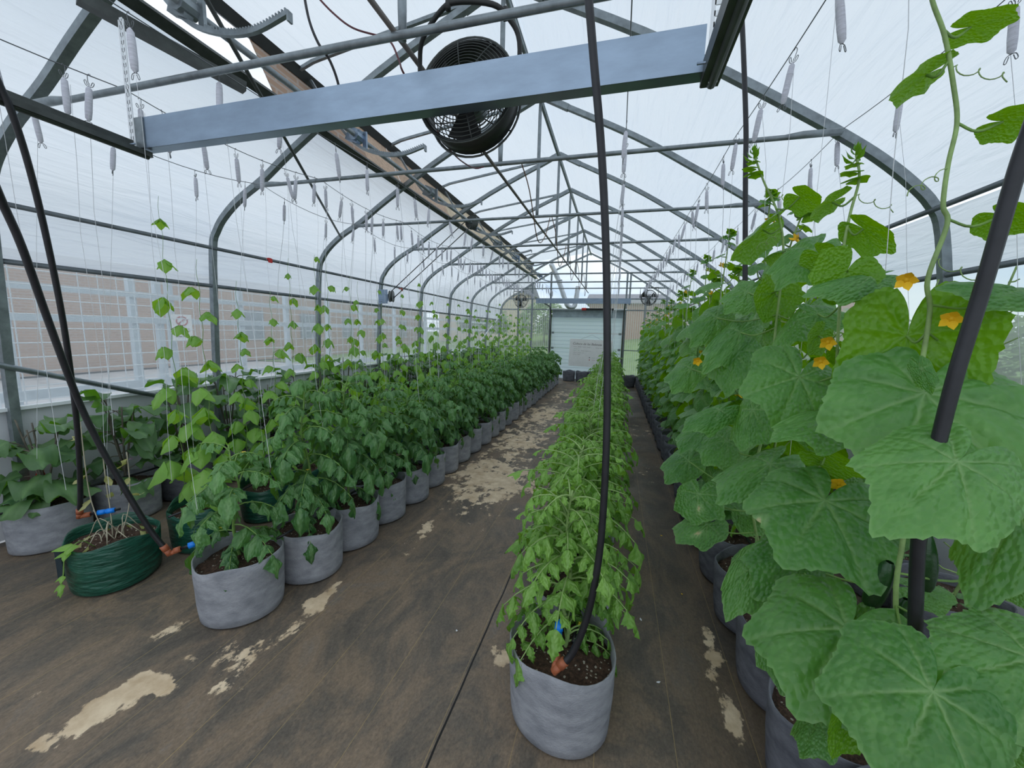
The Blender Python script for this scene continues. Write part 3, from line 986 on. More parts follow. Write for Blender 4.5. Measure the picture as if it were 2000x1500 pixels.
def make_fan(name, label, loc, R, rz, detail=True, light=False, yoke=True, tilt=0.0):
    t = thing(name, label, 'fan', loc, rz)
    t.rotation_euler = (tilt, 0, rz)
    dp = R * 0.95
    mb = MB()
    n = 40
    prof = [(R * 0.93, -dp * .22), (R * 0.97, -dp * .24), (R * 0.96, dp * .30), (R * 0.93, dp * .32)]
    vs, f = [], []
    for r, y in prof:
        for k in range(n):
            vs.append((r * math.cos(2 * PI * k / n), y, r * math.sin(2 * PI * k / n)))
    for i in range(4):
        for k in range(n):
            a, b_ = i * n + k, i * n + (k + 1) % n
            c_, d_ = ((i + 1) % 4) * n + (k + 1) % n, ((i + 1) % 4) * n + k
            f.append((a, b_, c_, d_))
    mb.add(vs, f)
    mb.build('drum', M['black_matte'], t)
    for nm, y0, y1, sgn in (('front_grille', -dp * .24, -dp * .42, -1), ('rear_grille', dp * .32, dp * .55, 1)):
        mb = MB()
        nr = 15 if detail else 7
        for k in range(nr):
            q = (k + 0.6) / nr
            yy = y1 + (y0 - y1) * q ** 3
            ring(mb, R * q, yy, R * (0.010 if detail else 0.014), n=36 if detail else 22, m=4)
        ring(mb, R, y0, R * .022, n=40, m=6)
        for k in range(8):
            a = 2 * PI * k / 8 + .2
            pts = [(R * q * math.cos(a), y1 + (y0 - y1) * q ** 3, R * q * math.sin(a)) for q in (0.08, .3, .5, .7, .85, 1.0)]
            mb.tube(pts, R * 0.014, n=4)
        mb.build(nm, M['steel_dark'] if detail else M['steel_dark'], t)
    mb = MB()
    mb.tube([(0, -dp * .1, 0), (0, dp * .42, 0)], R * .26, n=16)
    mb.tube([(0, -dp * .2, 0), (0, -dp * .1, 0)], R * .12, n=12)
    mb.build('motor', M['galv'] if not light else M['steel_dark'], t)
    for k in range(3):
        a = 2 * PI * k / 3 + 0.5
        mb = MB()
        vs = []
        for rr in (0.14, 0.5, 0.88):
            for w in (-1, 0, 1):
                da = w * (0.32 + 0.1 * rr)
                vs.append((R * rr * math.cos(a + da), -dp * .05 + w * R * .10, R * rr * math.sin(a + da)))
        vs2 = [(x, y + .004, z) for x, y, z in vs]
        f = []
        for i in range(2):
            for j in range(2):
                q = i * 3 + j
                f += [(q, q + 1, q + 4, q + 3), (q + 9, q + 12, q + 13, q + 10)]
        mb.add(vs + vs2, f)
        mb.build('blade', M['black_matte'], t)
    return t


FX, FY, FZ, FR = -0.735, 1.845, 2.68, 0.232
fan = make_fan('circulation_fan', 'large black caged drum fan hanging just behind the pale beam', (FX, FY, FZ), FR, 0.0, tilt=-0.10)
mb = MB()
mb.tube(smooth_path([(-.240, -.02, 0.0), (-.243, -.04, .16), (-.205, -.09, .23), (-.10, -.13, .30), (-.02, -.14, .315), (.14, -.13, .285), (.205, -.09, .25), (.245, -.05, .18), (.240, -.02, 0.0)], 5), 0.011, n=8)
mb.tube([(-.06, -.14, .29), (-.06, -.14, .335)], 0.014, n=6)
mb.tube([(.19, -.10, .24), (.19, -.10, .285)], 0.014, n=6)
mb.build('yoke', M['black_matte'], fan)
f1 = make_fan('circulation_fan', 'round caged fan high at the far left near the end wall', (-2.97, 11.95, 2.54), 0.20, 0.25, detail=False)
mb = MB()
mb.tube([(-.23, 0, 0), (-.23, 0, .3), (.23, 0, .3), (.23, 0, 0)], 0.012, n=6)
mb.build('yoke', M['black_matte'], f1)
f2 = make_fan('circulation_fan', 'round caged fan high at the far right above the cucumber vines', (0.83, 12.0, 2.66), 0.22, -0.25, detail=False)
mb = MB()
mb.tube([(-.25, 0, 0), (-.25, 0, .28), (.25, 0, .28), (.25, 0, 0)], 0.012, n=6)
mb.build('yoke', M['black_matte'], f2)

# conduit and cords ----------------------------------------------------
mb = MB()
mb.tube([(-1.02, 1.15, 2.885), (-0.99, 6.0, 2.885), (-0.97, 12.9, 2.885)], 0.012, n=8)
tag(mb.build('conduit_pipe', simple('weathered_pipe', (.13, .12, .11), rough=.5, metal=.3)), 'long dark conduit running under the tie pipes toward the end wall', 'pipe')
mb = MB()
mb.tube(smooth_path([P(592, -20, 1.75), P(604, 40, 1.75), P(622, 85, 1.77), P(645, 120, 1.8), P(662, 170, 1.85), P(668, 230, 1.9)], 5), 0.0065, n=6)
tag(mb.build('power_cord', M['black']), 'black cord drooping from the roof behind the pale beam', 'cord')
mb = MB()
mb.tube(smooth_path([P(612, -15, 2.0), P(650, 25, 2.0), P(690, 55, 1.98), P(745, 72, 1.95), P(765, 85, 1.9), P(780, 120, 1.88), P(792, 150, 1.88), P(850, 250, 2.2), P(890, 305, 2.5), P(925, 328, 2.95), P(945, 326, 2.98)], 5), 0.005, n=6)
tag(mb.build('fan_cord', M['redcord']), 'dark red cord running across to the black drum fan', 'cord')
for k in range(5):
    ya, yb = YS[1 + k], YS[2 + k]
    mb = MB()
    mb.tube(smooth_path([(-0.82, ya, TIEZ[1 + k] + .02), (-0.80, ya + .25, 2.80), (-0.83, ya + .8, 2.52), (-0.85, yb - .2, 2.66), (-0.83, yb - .02, 2.915)], 5), 0.005, n=5)
    tag(mb.build('drooping_cord', M['copper']), 'thin brown cord sagging between the %s and %s tie pipes' % (ORD[1 + k], ORD[2 + k]), 'cord', 'cords between the tie pipes')

# wind braces ---------------------------------------------------------
for a, b, r, m, lab in ((P(398, -10, 1.95), np.array([xleft(2.75) + .1, YS[2], 2.80]), 0.013, 'steel_dark', 'dark slanting brace rod crossing the left roof behind the pale beam'),
                        (np.array([XL + .06, 0.15, 1.86]), np.array([XL + .06, 2.74, 0.85]), 0.021, 'galv', 'grey slanting brace pipe low along the left wall'),
                        (np.array([xleft(2.2) + .05, YE - .1, 2.2]), np.array([XL + .07, YE - 3.0, 0.9]), 0.022, 'sheen', 'pale slanting brace pipe at the far left corner')):
    mb = MB()
    mb.tube([a, b], r, n=8)
    tag(mb.build('wind_brace', M[m]), lab, 'brace')

# ------------------------------------------------------------------ far door, header beam, board
dr = thing('door_1', 'white sectional overhead door closed in the far end wall', 'door', (0, 0, 0))
dr['kind'] = 'structure'
nsec = 4
for k in range(nsec):
    h = DZ / nsec
    mb = MB()
    mb.box(((DX0 + DX1) / 2, YE - .05, h * (k + .5)), (DX1 - DX0 - .02, 0.045, h - .008))
    for q in (.25, .5, .75):
        mb.box(((DX0 + DX1) / 2, YE - .074, h * (k + q)), (DX1 - DX0 - .02, 0.004, 0.012))
    mb.build('door_section', M['door'], dr, smooth=False)
for k in range(1, nsec):
    for x in (DX0 + .07, DX1 - .07):
        mb = MB()
        mb.box((x, YE - .09, DZ / nsec * k), (0.09, 0.03, 0.07))
        mb.build('hinge', M['galv'], dr, smooth=False)
for s, x in ((-1, DX0 - .02), (1, DX1 + .02)):
    mb = MB()
    mb.tube(smooth_path([(x, YE - .10, 0.0), (x, YE - .10, 1.2), (x, YE - .10, 2.1), (x, YE - .13, 2.28), (x, YE - .28, 2.42), (x, YE - .5, 2.47), (x, YE - 1.5, 2.50)], 5), 0.026, n=6)
    mb.build('door_rail', M['steel_dark'], dr)
mb = MB()
mb.box((-1.0, YE - .088, DZ / 2 + .0), (0.09, .02, .06))
mb.build('latch', M['black_matte'], dr, smooth=False)
mb = MB()
mb.tube([(DX0, YE - .12, 2.40), (DX1 + .1, YE - .12, 2.40)], 0.016, n=8)
mb.build('spring_shaft', M['sheen'], dr)
mb = MB()
mb.tube([(-1.05, YE - .12, 2.40), (-0.15, YE - .12, 2.40)], 0.035, n=10)
mb.build('torsion_spring', M['black_matte'], dr)
mb = MB()
mb.tube([(-1.2, YE - .12, 2.40), (-1.05, YE - .12, 2.40)], 0.045, n=10)
mb.build('winding_cone', M['red'], dr)
mb = MB()
mb.box(((-2.50 + 0.34) / 2, YE - 1.5, 2.56), (2.84, 0.05, 0.15))
tag(mb.build('header_beam', M['galv_light'], smooth=False), 'pale steel beam hung across the far end above the white door', 'steel beam')
hg = thing('beam_hanger', 'thin dark post rising beside the right end of the far beam', 'hanger strap', (0.30, YE - 1.47, 2.45))
mb = MB()
mb.box((0, 0, .45), (0.05, 0.03, 0.9))
mb.build('strap', M['galv'], hg, smooth=False)
dt = smooth_path([P(1076, 515, 12.6), P(1090, 545, 12.6), P(1102, 580, 12.6), P(1108, 596, 12.6), P(1116, 601, 12.6), P(1123, 594, 12.6), P(1129, 560, 12.6)], 6)
mb = MB()
rr = [0.075 + 0.006 * (k % 2) for k in range(len(dt))]
mb.tube(dt, rr, n=12)
tag(mb.build('air_duct', M['silver']), 'silver flexible air duct bent in a loop behind the far beam', 'air duct')

bdx = onplane(1113, 660, 1, YE - .30)
brd = thing('whiteboard', 'white announcement board with handwriting hanging on the far white door', 'whiteboard', (bdx[0], YE - .17, 1.40), 0.0)
BW, BH = 1.42, 0.93
brd.rotation_euler = (math.radians(-2), math.radians(1.5), 0)
mb = MB()
mb.box((BW / 2, 0, -BH / 2), (BW, 0.02, BH))
mb.build('panel', M['board'], brd, smooth=False)


def text(body, size, x, z, mat, parent, name='lettering'):
    cu = bpy.data.curves.new(name, 'FONT')
    cu.body = body
    cu.size = size
    cu.extrude = 0.001
    cu.shear = 0.25
    cu.materials.append(mat)
    tmp = bpy.data.objects.new('tmp', cu)
    me = bpy.data.meshes.new_from_object(tmp)
    bpy.data.objects.remove(tmp)
    o = bpy.data.objects.new(name, me)
    COL.objects.link(o)
    o.parent = parent
    o.location = (x, -.0125, z)
    o.rotation_euler = (PI / 2, 0, 0)
    return o


text('Cultura de las Balanzas', 0.105, .10, -.19, M['ink'], brd)
for k, (w_, z_, x_, mat) in enumerate(((.62, -.27, .14, 'ink'), (.22, -.34, .14, 'ink_green'), (.22, -.40, .14, 'ink_green'), (.34, -.40, .40, 'ink'), (.26, -.28, .88, 'ink'), (.36, -.47, .14, 'ink'), (.24, -.53, .14, 'ink'), (.32, -.62, .78, 'ink_green'), (.26, -.70, .78, 'ink_red'))):
    mb = MB()
    n = int(w_ / .03)
    for q in range(n):
        if q % 5 != 4:
            mb.tube([(x_ + q * .03, -.011, z_), (x_ + q * .03 + .008, -.011, z_ + .022), (x_ + q * .03 + .016, -.011, z_ - .002), (x_ + q * .03 + .024, -.011, z_ + .014)], 0.0022, n=4)
    mb.build('handwriting', M[mat], brd)
for z_, mat in ((-.61, 'ink'), (-.69, 'ink_red')):
    mb = MB()
    mb.box((.70, -.011, z_), (.03, .003, .03))
    mb.build('bullet_mark', M[mat], brd, smooth=False)
mb = MB()
mb.tube([(BW * .25, 0, 0), (BW / 2 + .02, 0, .16), (BW * .75, 0, 0)], 0.003, n=4)
mb.build('hanging_cord', M['wire'], brd)

# ------------------------------------------------------------------ outside the left wall
for k in range(8):
    y0, y1 = (0.05 if k == 0 else YS[k - 1] + .03), YS[k] - .03
    mb = MB()
    xx = XL - .20
    for q in range(11):
        mb.tube([(xx, y0, .86 + q * .112), (xx, y1, .86 + q * .112)], 0.0048, n=4, cap=False)
    n = max(2, int((y1 - y0) / .125))
    for q in range(n + 1):
        y = y0 + (y1 - y0) * q / n
        mb.tube([(xx + .006, y, .0), (xx + .006, y, 2.0)], 0.0042, n=4, cap=False)
    tag(mb.build('wire_mesh_panel', M['sheen'], smooth=False), 'pale welded wire mesh outside the left window, %s panel from the camera' % ordw(k), 'wire mesh', 'wire mesh outside the left wall')


def fpost(px, y0py, y1py, x, w=0.085):
    q = onplane(px, 700, 0, x)
    return q[1]


FXX = -5.9
fence = thing('pipe_fence', 'pale galvanized fence with flat rails outside the left window', 'fence', (FXX, 0, 0))
for z in (1.62, 1.94):
    mb = MB()
    mb.box((0.04, 7.0, z), (0.03, 20, 0.07))
    mb.build('rail', M['fence'], fence, smooth=False)
for px in (10, 262, 312, 335, 470, 560, 640, 705, 770, 830):
    y = onplane(px, 640, 0, FXX)[1]
    mb = MB()
    mb.box((0, y, 1.1), (0.07, 0.07, 2.2))
    mb.build('post', M['fence'], fence, smooth=False)
mb = MB()
mb.box((0.03, 7, 0.82), (0.06, 20, 0.10))
mb.build('kerb_rail', M['fence'], fence, smooth=False)
q = onplane(356, 640, 0, FXX + .08)
sg = thing('fence_sign', 'small white sign with a red circle on the fence outside the left window', 'sign', (FXX + .08, q[1], q[2] - .0))
mb = MB()
mb.box((0, 0, 0), (0.006, 0.26, 0.36))
mb.build('panel', M['board'], sg, smooth=False)
mb = MB()
an = np.linspace(0, 2 * PI, 20)
mb.tube([(0.006, .07 * math.cos(a), .09 + .06 * math.sin(a)) for a in an], .008, n=4, cap=False)
mb.tube([(0.006, -.05, .05), (0.006, .05, .13)], .008, n=4)
mb.build('ban_circle', M['ink_red'], sg)
mb = MB()
for z in (-.02, -.05, -.12):
    mb.box((0.004, 0, z), (.003, .18, .014))
mb.build('print_line', M['ink'], sg, smooth=False)
# dark picket fence further off
pf = thing('picket_fence', 'dark picket fence beyond the pale fence at the far left', 'fence', (-7.6, 0, 0))
mb = MB()
for k in range(26):
    mb.box((0, -.2 + k * .13, .62), (.03, .035, 1.25))
mb.box((0.02, 1.4, .35), (.03, 3.4, .05))
mb.box((0.02, 1.4, 1.05), (.03, 3.4, .05))
mb.build('pickets', simple('dark_paint', (.06, .06, .075), rough=.6), pf, smooth=False)

# building: low wing near, tall wing beyond
bl = thing('school_building', 'low brown brick building beyond the fence outside the left wall', 'building', (0, 0, 0))
mb = MB()
mb.box((-19.0, 7.0, 1.75), (6, 46, 3.5))
mb.build('walls', M['brick_brown'], bl, smooth=False)
for k in range(6):
    mb = MB()
    mb.box((-15.98, 14.0 + k * 3.2, 1.6), (.06, 1.0, 1.3))
    mb.build('building_window', simple('dark_glass', (.22, .25, .28), rough=.2) if k == 0 else bpy.data.materials['dark_glass'], bl, smooth=False)

# far end: lawn, hill, brick house, shed
mb = MB()
vs, f = [], []
nx, ny = 40, 24
for j in range(ny + 1):
    for i in range(nx + 1):
        x = -40 + i * 2.2
        y = YE + 0.6 + j * 2.2
        h = -.04 + 2.6 * (1 - math.exp(-(j / 7.0) ** 2)) * (0.6 + 0.4 * math.sin(x * .11 + 1)) + .12 * math.sin(x * .9) * min(1, j / 4)
        vs.append((x, y, h))
for j in range(ny):
    for i in range(nx):
        a = j * (nx + 1) + i
        f.append((a, a + 1, a + nx + 2, a + nx + 1))
mb.add(vs, f)
tag(mb.build('lawn', M['grass']), kind='structure')
hs = thing('brick_house', 'red brick house seen through the far end wall, right of the white door', 'house', (2.6, 30, 0.9))
mb = MB()
mb.box((0, 0, 1.0), (9, 6, 3.6))
mb.build('walls', M['brick_red'], hs, smooth=False)
mb = MB()
mb.add([(-4.8, -3.3, 2.7), (4.8, -3.3, 2.7), (4.8, 3.3, 2.7), (-4.8, 3.3, 2.7), (-4.8, 0, 3.6), (4.8, 0, 3.6)], [(0, 1, 5, 4), (2, 3, 4, 5), (0, 4, 3), (1, 2, 5), (0, 3, 2, 1)])
mb.build('roof', simple('slate', (.22, .23, .26), rough=.8), hs, smooth=False)
hs = thing('tan_house', 'pale tan house seen through the far left end wall', 'house', (-11.0, 33, 0.8))
mb = MB()
mb.box((0, 0, 1.9), (7, 6, 4.2))
mb.build('walls', simple('tan_siding', (.62, .50, .38), rough=.8), hs, smooth=False)
mb = MB()
mb.add([(-3.8, -3.3, 3.9), (3.8, -3.3, 3.9), (3.8, 3.3, 3.9), (-3.8, 3.3, 3.9), (-3.8, 0, 5.2), (3.8, 0, 5.2)], [(0, 1, 5, 4), (2, 3, 4, 5), (0, 4, 3), (1, 2, 5), (0, 3, 2, 1)])
mb.build('roof', bpy.data.materials['slate'], hs, smooth=False)

# ------------------------------------------------------------------ leaf shapes


def ovate(nu, nv, width=0.55, curl=0.35, fold=0.15, lobe=0.0, wave=0.0, ph=0.0, base=0.8, tip=1.0, nlobe=5):
    """leaf blade along +x from 0 to 1, upper side +z"""
    vs, luv = [], []
    for i in range(nu + 1):
        t = i / nu
        w = width / 2 * (math.sin(PI * min(1, t ** base)) ** tip if 0 < t < 1 else 0.0)
        w *= 1 + lobe * math.sin(t * 2 * PI * nlobe * .5 + ph)
        w = max(w, 0.004)
        for j in range(nv + 1):
            v = -1 + 2 * j / nv
            x = t - 0.06 * abs(v) * lobe * 4 * t
            z = -curl * t * t - fold * abs(v) * w * 2 + wave * math.sin(t * 9 + ph + (1.5 if v > 0 else 0)) * v * v * w * 2
            # midrib groove, puffed panels
            z += 0.05 * width * math.sin(PI * abs(v)) * (1 + .4 * math.sin(t * 20))
            xx = x - curl * .35 * t * t * t
            vs.append((xx, v * w, z))
            vein = max(0, 1 - abs(v) * 7)
            luv.append((t * 1.0, v * w * 2, vein))
    f = []
    for i in range(nu):
        for j in range(nv):
            a = i * (nv + 1) + j
            f.append((a, a + nv + 1, a + nv + 2, a + 1))
    return np.array(vs), f, np.array(luv)


CK = [(0, 1.0), (6, .94), (16, .865), (28, .82), (40, .835), (51, .905), (56, .885), (66, .79), (78, .73), (91, .725), (102, .775), (108, .755), (118, .69), (132, .63), (148, .60), (160, .52), (168, .36), (175, .18), (180, .05)]


def ck_r(deg):
    deg = abs(deg)
    for (a, ra), (b, rb) in zip(CK[:-1], CK[1:]):
        if a <= deg <= b:
            t = (deg - a) / (b - a)
            return ra + (rb - ra) * t
    return CK[-1][1]


VEINS = [0, 48, -48, 98, -98, 140, -140]


def cuke_leaf(nr, ns, rg, droop=0.45, bend=0.25):
    """palmate blade, stalk at the origin, tip along +x, upper side +z"""
    ph = rg.uniform(0, 6.28)
    a1, a2 = rg.uniform(.02, .06), rg.uniform(.008, .02)
    tw = rg.uniform(-.18, .18)
    skew = rg.uniform(-.08, .08)
    pf = rg.uniform(.4, 1.6)
    lobes = [rg.uniform(-.035, .035) for _ in range(6)]
    vs, luv = [(0, 0, 0)], [(0, 0, 1)]
    for i in range(1, nr + 1):
        q = (i / nr) ** 0.85
        for j in range(ns):
            th = -180 + 360 * (j + .5) / ns
            ta = math.radians(th)
            r = ck_r(th) * q * (1 + skew * math.sin(ta) + lobes[0] * math.sin(ta * 2 + ph) + lobes[1] * math.sin(ta * 5 + ph))
            if i == nr and ns > 40:
                r *= 1 + (0.014 if j % 2 else -0.006) + 0.012 * math.sin(th * 1.3 + ph)
            x, y = r * math.cos(ta), r * math.sin(ta)
            dv = min(abs(((th - v + 180) % 360) - 180) for v in VEINS)
            dist = r * math.sin(math.radians(min(dv, 90)))
            al = r * math.cos(math.radians(min(dv, 90)))
            sec = abs(((al - dist * 1.1) * 5.5) % 1.0 - .5) * 2        # 1 on a side vein
            sec = max(0, (sec - .80) / .20) * min(1, r * 2.5)
            main = math.exp(-(dist / (.022 - .010 * q)) ** 2)
            z = -droop * (0.55 * max(x, 0) ** 2 + 0.15 * min(x, 0) ** 2) - bend * y * y
            z += (-0.024 * math.exp(-(dist / .035) ** 2) + 0.036 * math.sin(min(1, dist / .2) * PI) * min(1, r * 2)) * (1 - q ** 3)
            z += -.075 * pf * math.exp(-(dist / .16) ** 2) * r + .05 * pf * r * (1 if abs(th) < 120 else .5)
            z += (a1 * math.sin(ta * 3 + ph) + a2 * math.sin(ta * 8 + ph * 2)) * r * r
            z += tw * x * y - .008 * sec * (1 - q * q)
            z += 0.011 * math.sin(x * 30 + ph) * math.sin(y * 27 + ph) * min(1, r * 2) * (1 - .7 * q)
            vs.append((x, y, z))
            luv.append((x, y, max(main * (1 - .45 * q), sec * .35, .45 if i == nr else 0)))
    f = []
    for j in range(ns):
        jn = (j + 1) % ns
        if j == ns - 1:
            continue
        f.append((0, 1 + j, 1 + jn))
        for i in range(nr - 1):
            a, b = 1 + i * ns + j, 1 + i * ns + jn
            f.append((a, a + ns, b + ns, b))
    return np.array(vs), f, np.array(luv)


def frame(axis, normal):
    a = np.asarray(axis, float)
    a = a / (np.linalg.norm(a) + 1e-9)
    n = np.asarray(normal, float)
    n = n - a * np.dot(n, a)
    n /= np.linalg.norm(n) + 1e-9
    return np.stack([a, np.cross(n, a), n], 1)      # columns x, y, z


def put(mb, leaf, pos, axis, normal, s, rnd, mi=0):
    v, f, luv = leaf
    s = np.array(s if hasattr(s, '__len__') else (s, s, s))
    mb.add((v * s) @ frame(axis, normal).T + np.asarray(pos), f, luv, rnd, mi)


def az(a, el=0.0):
    return np.array([math.cos(a) * math.cos(el), math.sin(a) * math.cos(el), math.sin(el)])


# ------------------------------------------------------------------ pots


def pot_meshes(seed, mat, r0=.198, r1=.206, h=.325, soilz=.272, sq=0.0, wob=1.0, ell=1.0):
    rg = random.Random(seed)
    p1, p2, p3 = [rg.uniform(0, 6.28) for _ in range(3)]

    def mod(r, z, a, i):
        k = z / h
        e = 1 + wob * (0.022 * math.sin(2 * a + p1) + 0.014 * math.sin(3 * a + p2) + .008 * math.sin(7 * a + p3) * k)
        e *= 1 + .0035 * math.sin(z * 38 + 2 * math.sin(a * 2 + p1)) * wob
        rr = r * e
        zz = z + (wob * (0.010 * math.sin(2 * a + p3) + .006 * math.sin(5 * a + p1)) * max(0, k - .5) * 2)
        if ell != 1.0:
            rr *= 1 / math.sqrt((math.cos(a)) ** 2 + (math.sin(a) / ell) ** 2)
        return rr, zz

    prof = [(0.001, 0.0), (r0 * .9, 0.0), (r0, .012)]
    for k in range(1, 9):
        t = k / 8
        prof.append((r0 + (r1 - r0) * (1 - (1 - t) ** 2), .012 + (h - .012) * t))
    prof += [(r1 - .003, h + .003), (r1 - .008, h - .002), (r1 - .012, h - .03), (r1 - .016, soilz - .02)]
    mb = MB()
    mb.lathe(prof, 44, mod=mod)
    pot = mb.mesh('grow_bag', mat)
    mb = MB()
    prof = [(r1 - .012, soilz - .004), (r1 * .8, soilz + .004), (r1 * .55, soilz + .012), (r1 * .3, soilz + .016), (.001, soilz + .018)]

    def mod2(r, z, a, i):
        rr, _ = mod(r, soilz, a, i)
        return rr, z + .007 * math.sin(a * 5 + i * 2 + p1) + .004 * math.sin(a * 11 + p2)
    mb.lathe(prof[::-1][::-1], 36, mod=mod2)
    V = mb.v[0]
    soil = mb.mesh('soil', M['soil'])
    return pot, soil


POTS = [pot_meshes(k, M['felt']) for k in range(6)]
POTS_D = [pot_meshes(20 + k, M['felt_dark'], r0=.19, r1=.21, h=.33, soilz=.275, wob=1.4) for k in range(4)]
POT_FRONT = [pot_meshes(60 + k, M['felt'], r0=.205, r1=.219, h=.335, soilz=.28, wob=1.2) for k in range(2)]
BAG_FRONT = pot_meshes(64, M['greenbag'], r0=.232, r1=.242, h=.29, soilz=.235, wob=1.9, ell=.92)
BAGS = [pot_meshes(40 + k, M['greenbag'], r0=.205, r1=.215, h=.29, soilz=.232, wob=1.9, ell=.92) for k in range(3)]

# ------------------------------------------------------------------ tomato prototypes


def tomato_proto(seed, H, nleaf, LL, light, avoid=None, hi=False, spread=1.0):
    rg = random.Random(seed)
    leafm = M['tom_leaf_light'] if light else M['tom_leaf']
    st, fo = MB(), MB()
    z0 = .25
    wob = [(rg.uniform(-.025, .025), rg.uniform(-.025, .025)) for _ in range(7)]
    path = smooth_path([(0 + (wob[k][0] if k else 0), (wob[k][1] if k else 0), z0 + (H - z0) * k / 6) for k in range(7)], 4)
    st.tube(path, np.linspace(.010, .004, len(path)), n=7)
    nu, nv = (10, 4) if hi else (8, 4)
    lts = [ovate(nu, nv, width=rg.uniform(.42, .58) if light else rg.uniform(.5, .68), curl=rg.uniform(.25, .65), fold=rg.uniform(.05, .5), lobe=(.24 if light else .12), wave=.3, ph=rg.uniform(0, 6), base=.62, nlobe=rg.choice([7, 9])) for _ in range(6)]
    fl = []
    for k in range(nleaf):
        t = (k + .5) / nleaf
        zz = z0 + .06 + (H - z0 - .08) * t ** .9
        b = path[min(len(path) - 1, int((zz - z0) / (H - z0) * (len(path) - 1)))]
        b = np.array([b[0], b[1], zz])
        a = k * 2.4 + rg.uniform(-.5, .5)
        if avoid and zz < avoid[2] and abs((a - avoid[0] + PI) % (2 * PI) - PI) < avoid[1]:
            a += avoid[1] * 1.6
        L = LL * (1.0 - .45 * max(0, t - .55) / .45) * rg.uniform(.8, 1.15) * (0.75 + .25 * min(1, t * 4))
        el0 = rg.uniform(.15, .75) + .35 * t
        dr = rg.uniform(.75, 1.25) * (1.0 - .25 * t)
        out = az(a)
        side = np.array([-out[1], out[0], 0])
        pts = [b + spread * out * L * q * math.cos(el0 * (1 - q)) + np.array([0, 0, 1]) * L * (math.sin(el0) * q - dr * .75 * q * q) for q in np.linspace(0, 1, 6)]
        for p_ in pts:
            p_[2] = max(p_[2], .20)
        st.tube(pts, np.linspace(.0045, .002, 6), n=5, cap=False)
        col = min(1, max(0, .15 + .7 * t + rg.uniform(-.25, .25)))
        for (q, sd, ls) in ((.36, 1, .36), (.36, -1, .36), (.62, 1, .42), (.62, -1, .42), (.84, 1, .34), (.84, -1, .34), (1.0, 0, .5)):
            i = min(4, int(q * 5))
            fr_ = q * 5 - i
            pos = pts[i] * (1 - fr_) + pts[min(5, i + 1)] * fr_
            tg = pts[min(5, i + 1)] - pts[i]
            tg /= np.linalg.norm(tg) + 1e-9
            ax = tg * (1.0 if sd == 0 else rg.uniform(.3, .6)) + side * sd * rg.uniform(.7, 1.0) + np.array([0, 0, rg.uniform(-.55, .0)])
            nm = np.array([0, 0, 1.0]) + out * rg.uniform(-.1, .6) + side * sd * rg.uniform(-.2, .4)
            put(fo, rg.choice(lts), pos, ax, nm, L * ls * rg.uniform(.85, 1.2) * (.82 if light else 1.0), min(1, max(0, col + rg.uniform(-.15, .15))))
        if k % 6 == 3:
            fl.append(b + out * .06 + np.array([0, 0, .02]))
    fm = MB()
    for q in range(5):
        put(fm, ovate(2, 2, width=.5, curl=.3, fold=.1), (0, 0, 0), az(q * 1.256, .3), (0, 0, 1), .016, .5)
    return dict(stem=st.mesh('stem', M['stem_pale'] if light else M['stem']), leaves=fo.mesh('leaves', leafm), flower=fm.mesh('flower', M['petal_small']), fl=fl[:3])


def place_tomato(proto, pot, loc, rz, label, group, name='tomato_plant', scale=1.0):
    t = thing(name, label, 'tomato plant', loc, rz, group)
    inst('grow_bag', pot[0], t)
    inst('soil', pot[1], t)
    s = inst('stem', proto['stem'], t)
    l = inst('leaves', proto['leaves'], t)
    if scale != 1.0:
        s.scale = l.scale = (1, 1, scale)
    for p_ in proto['fl']:
        inst('flower', proto['flower'], t, (p_[0], p_[1], p_[2] * scale))
    return t


rng = random.Random(11)
TOM = [tomato_proto(100 + k, 1.0 + .05 * k, 25 + k, .31, False, spread=.85) for k in range(4)]
TOM_FRONT = tomato_proto(120, 0.95, 17, .29, False, hi=True, spread=.85)
TOML = [tomato_proto(140 + k, 1.0 + .04 * k, 52 + k, .28, True, spread=1.05) for k in range(4)]
TOML_FRONT = tomato_proto(151, 0.98, 50, .275, True, hi=True, spread=.85, avoid=(-1.0, 1.0, .62))

NL = 27
for k in range(NL):
    y = 1.56 + k * .392
    x = -1.985 if k == 0 else (-1.885 if k == 1 else -1.86 + rng.uniform(-.015, .015))
    pr = TOM_FRONT if k == 0 else rng.choice(TOM)
    place_tomato(pr, POT_FRONT[0] if k == 0 else POTS[k % 6], (x, y, 0.002), rng.uniform(0, 6.28), 'dark green tomato plant, %s from the front of the left aisle row' % ordw(k), 'left aisle tomato row', scale=1.0 if k == 0 else rng.uniform(.94, 1.12))
NC = 27
for k in range(NC):
    y = 1.455 + k * .392
    x = -0.145 + (0 if k == 0 else rng.uniform(-.012, .012))
    pr = TOML_FRONT if k == 0 else rng.choice(TOML)
    place_tomato(pr, POT_FRONT[1] if k == 0 else POTS[(k + 3) % 6], (x, y, 0.002), 0.0 if k == 0 else rng.uniform(0, 6.28), 'pale green tomato plant, %s from the front of the middle row' % ordw(k), 'middle tomato row', scale=1.0 if k == 0 else rng.uniform(.92, 1.08))

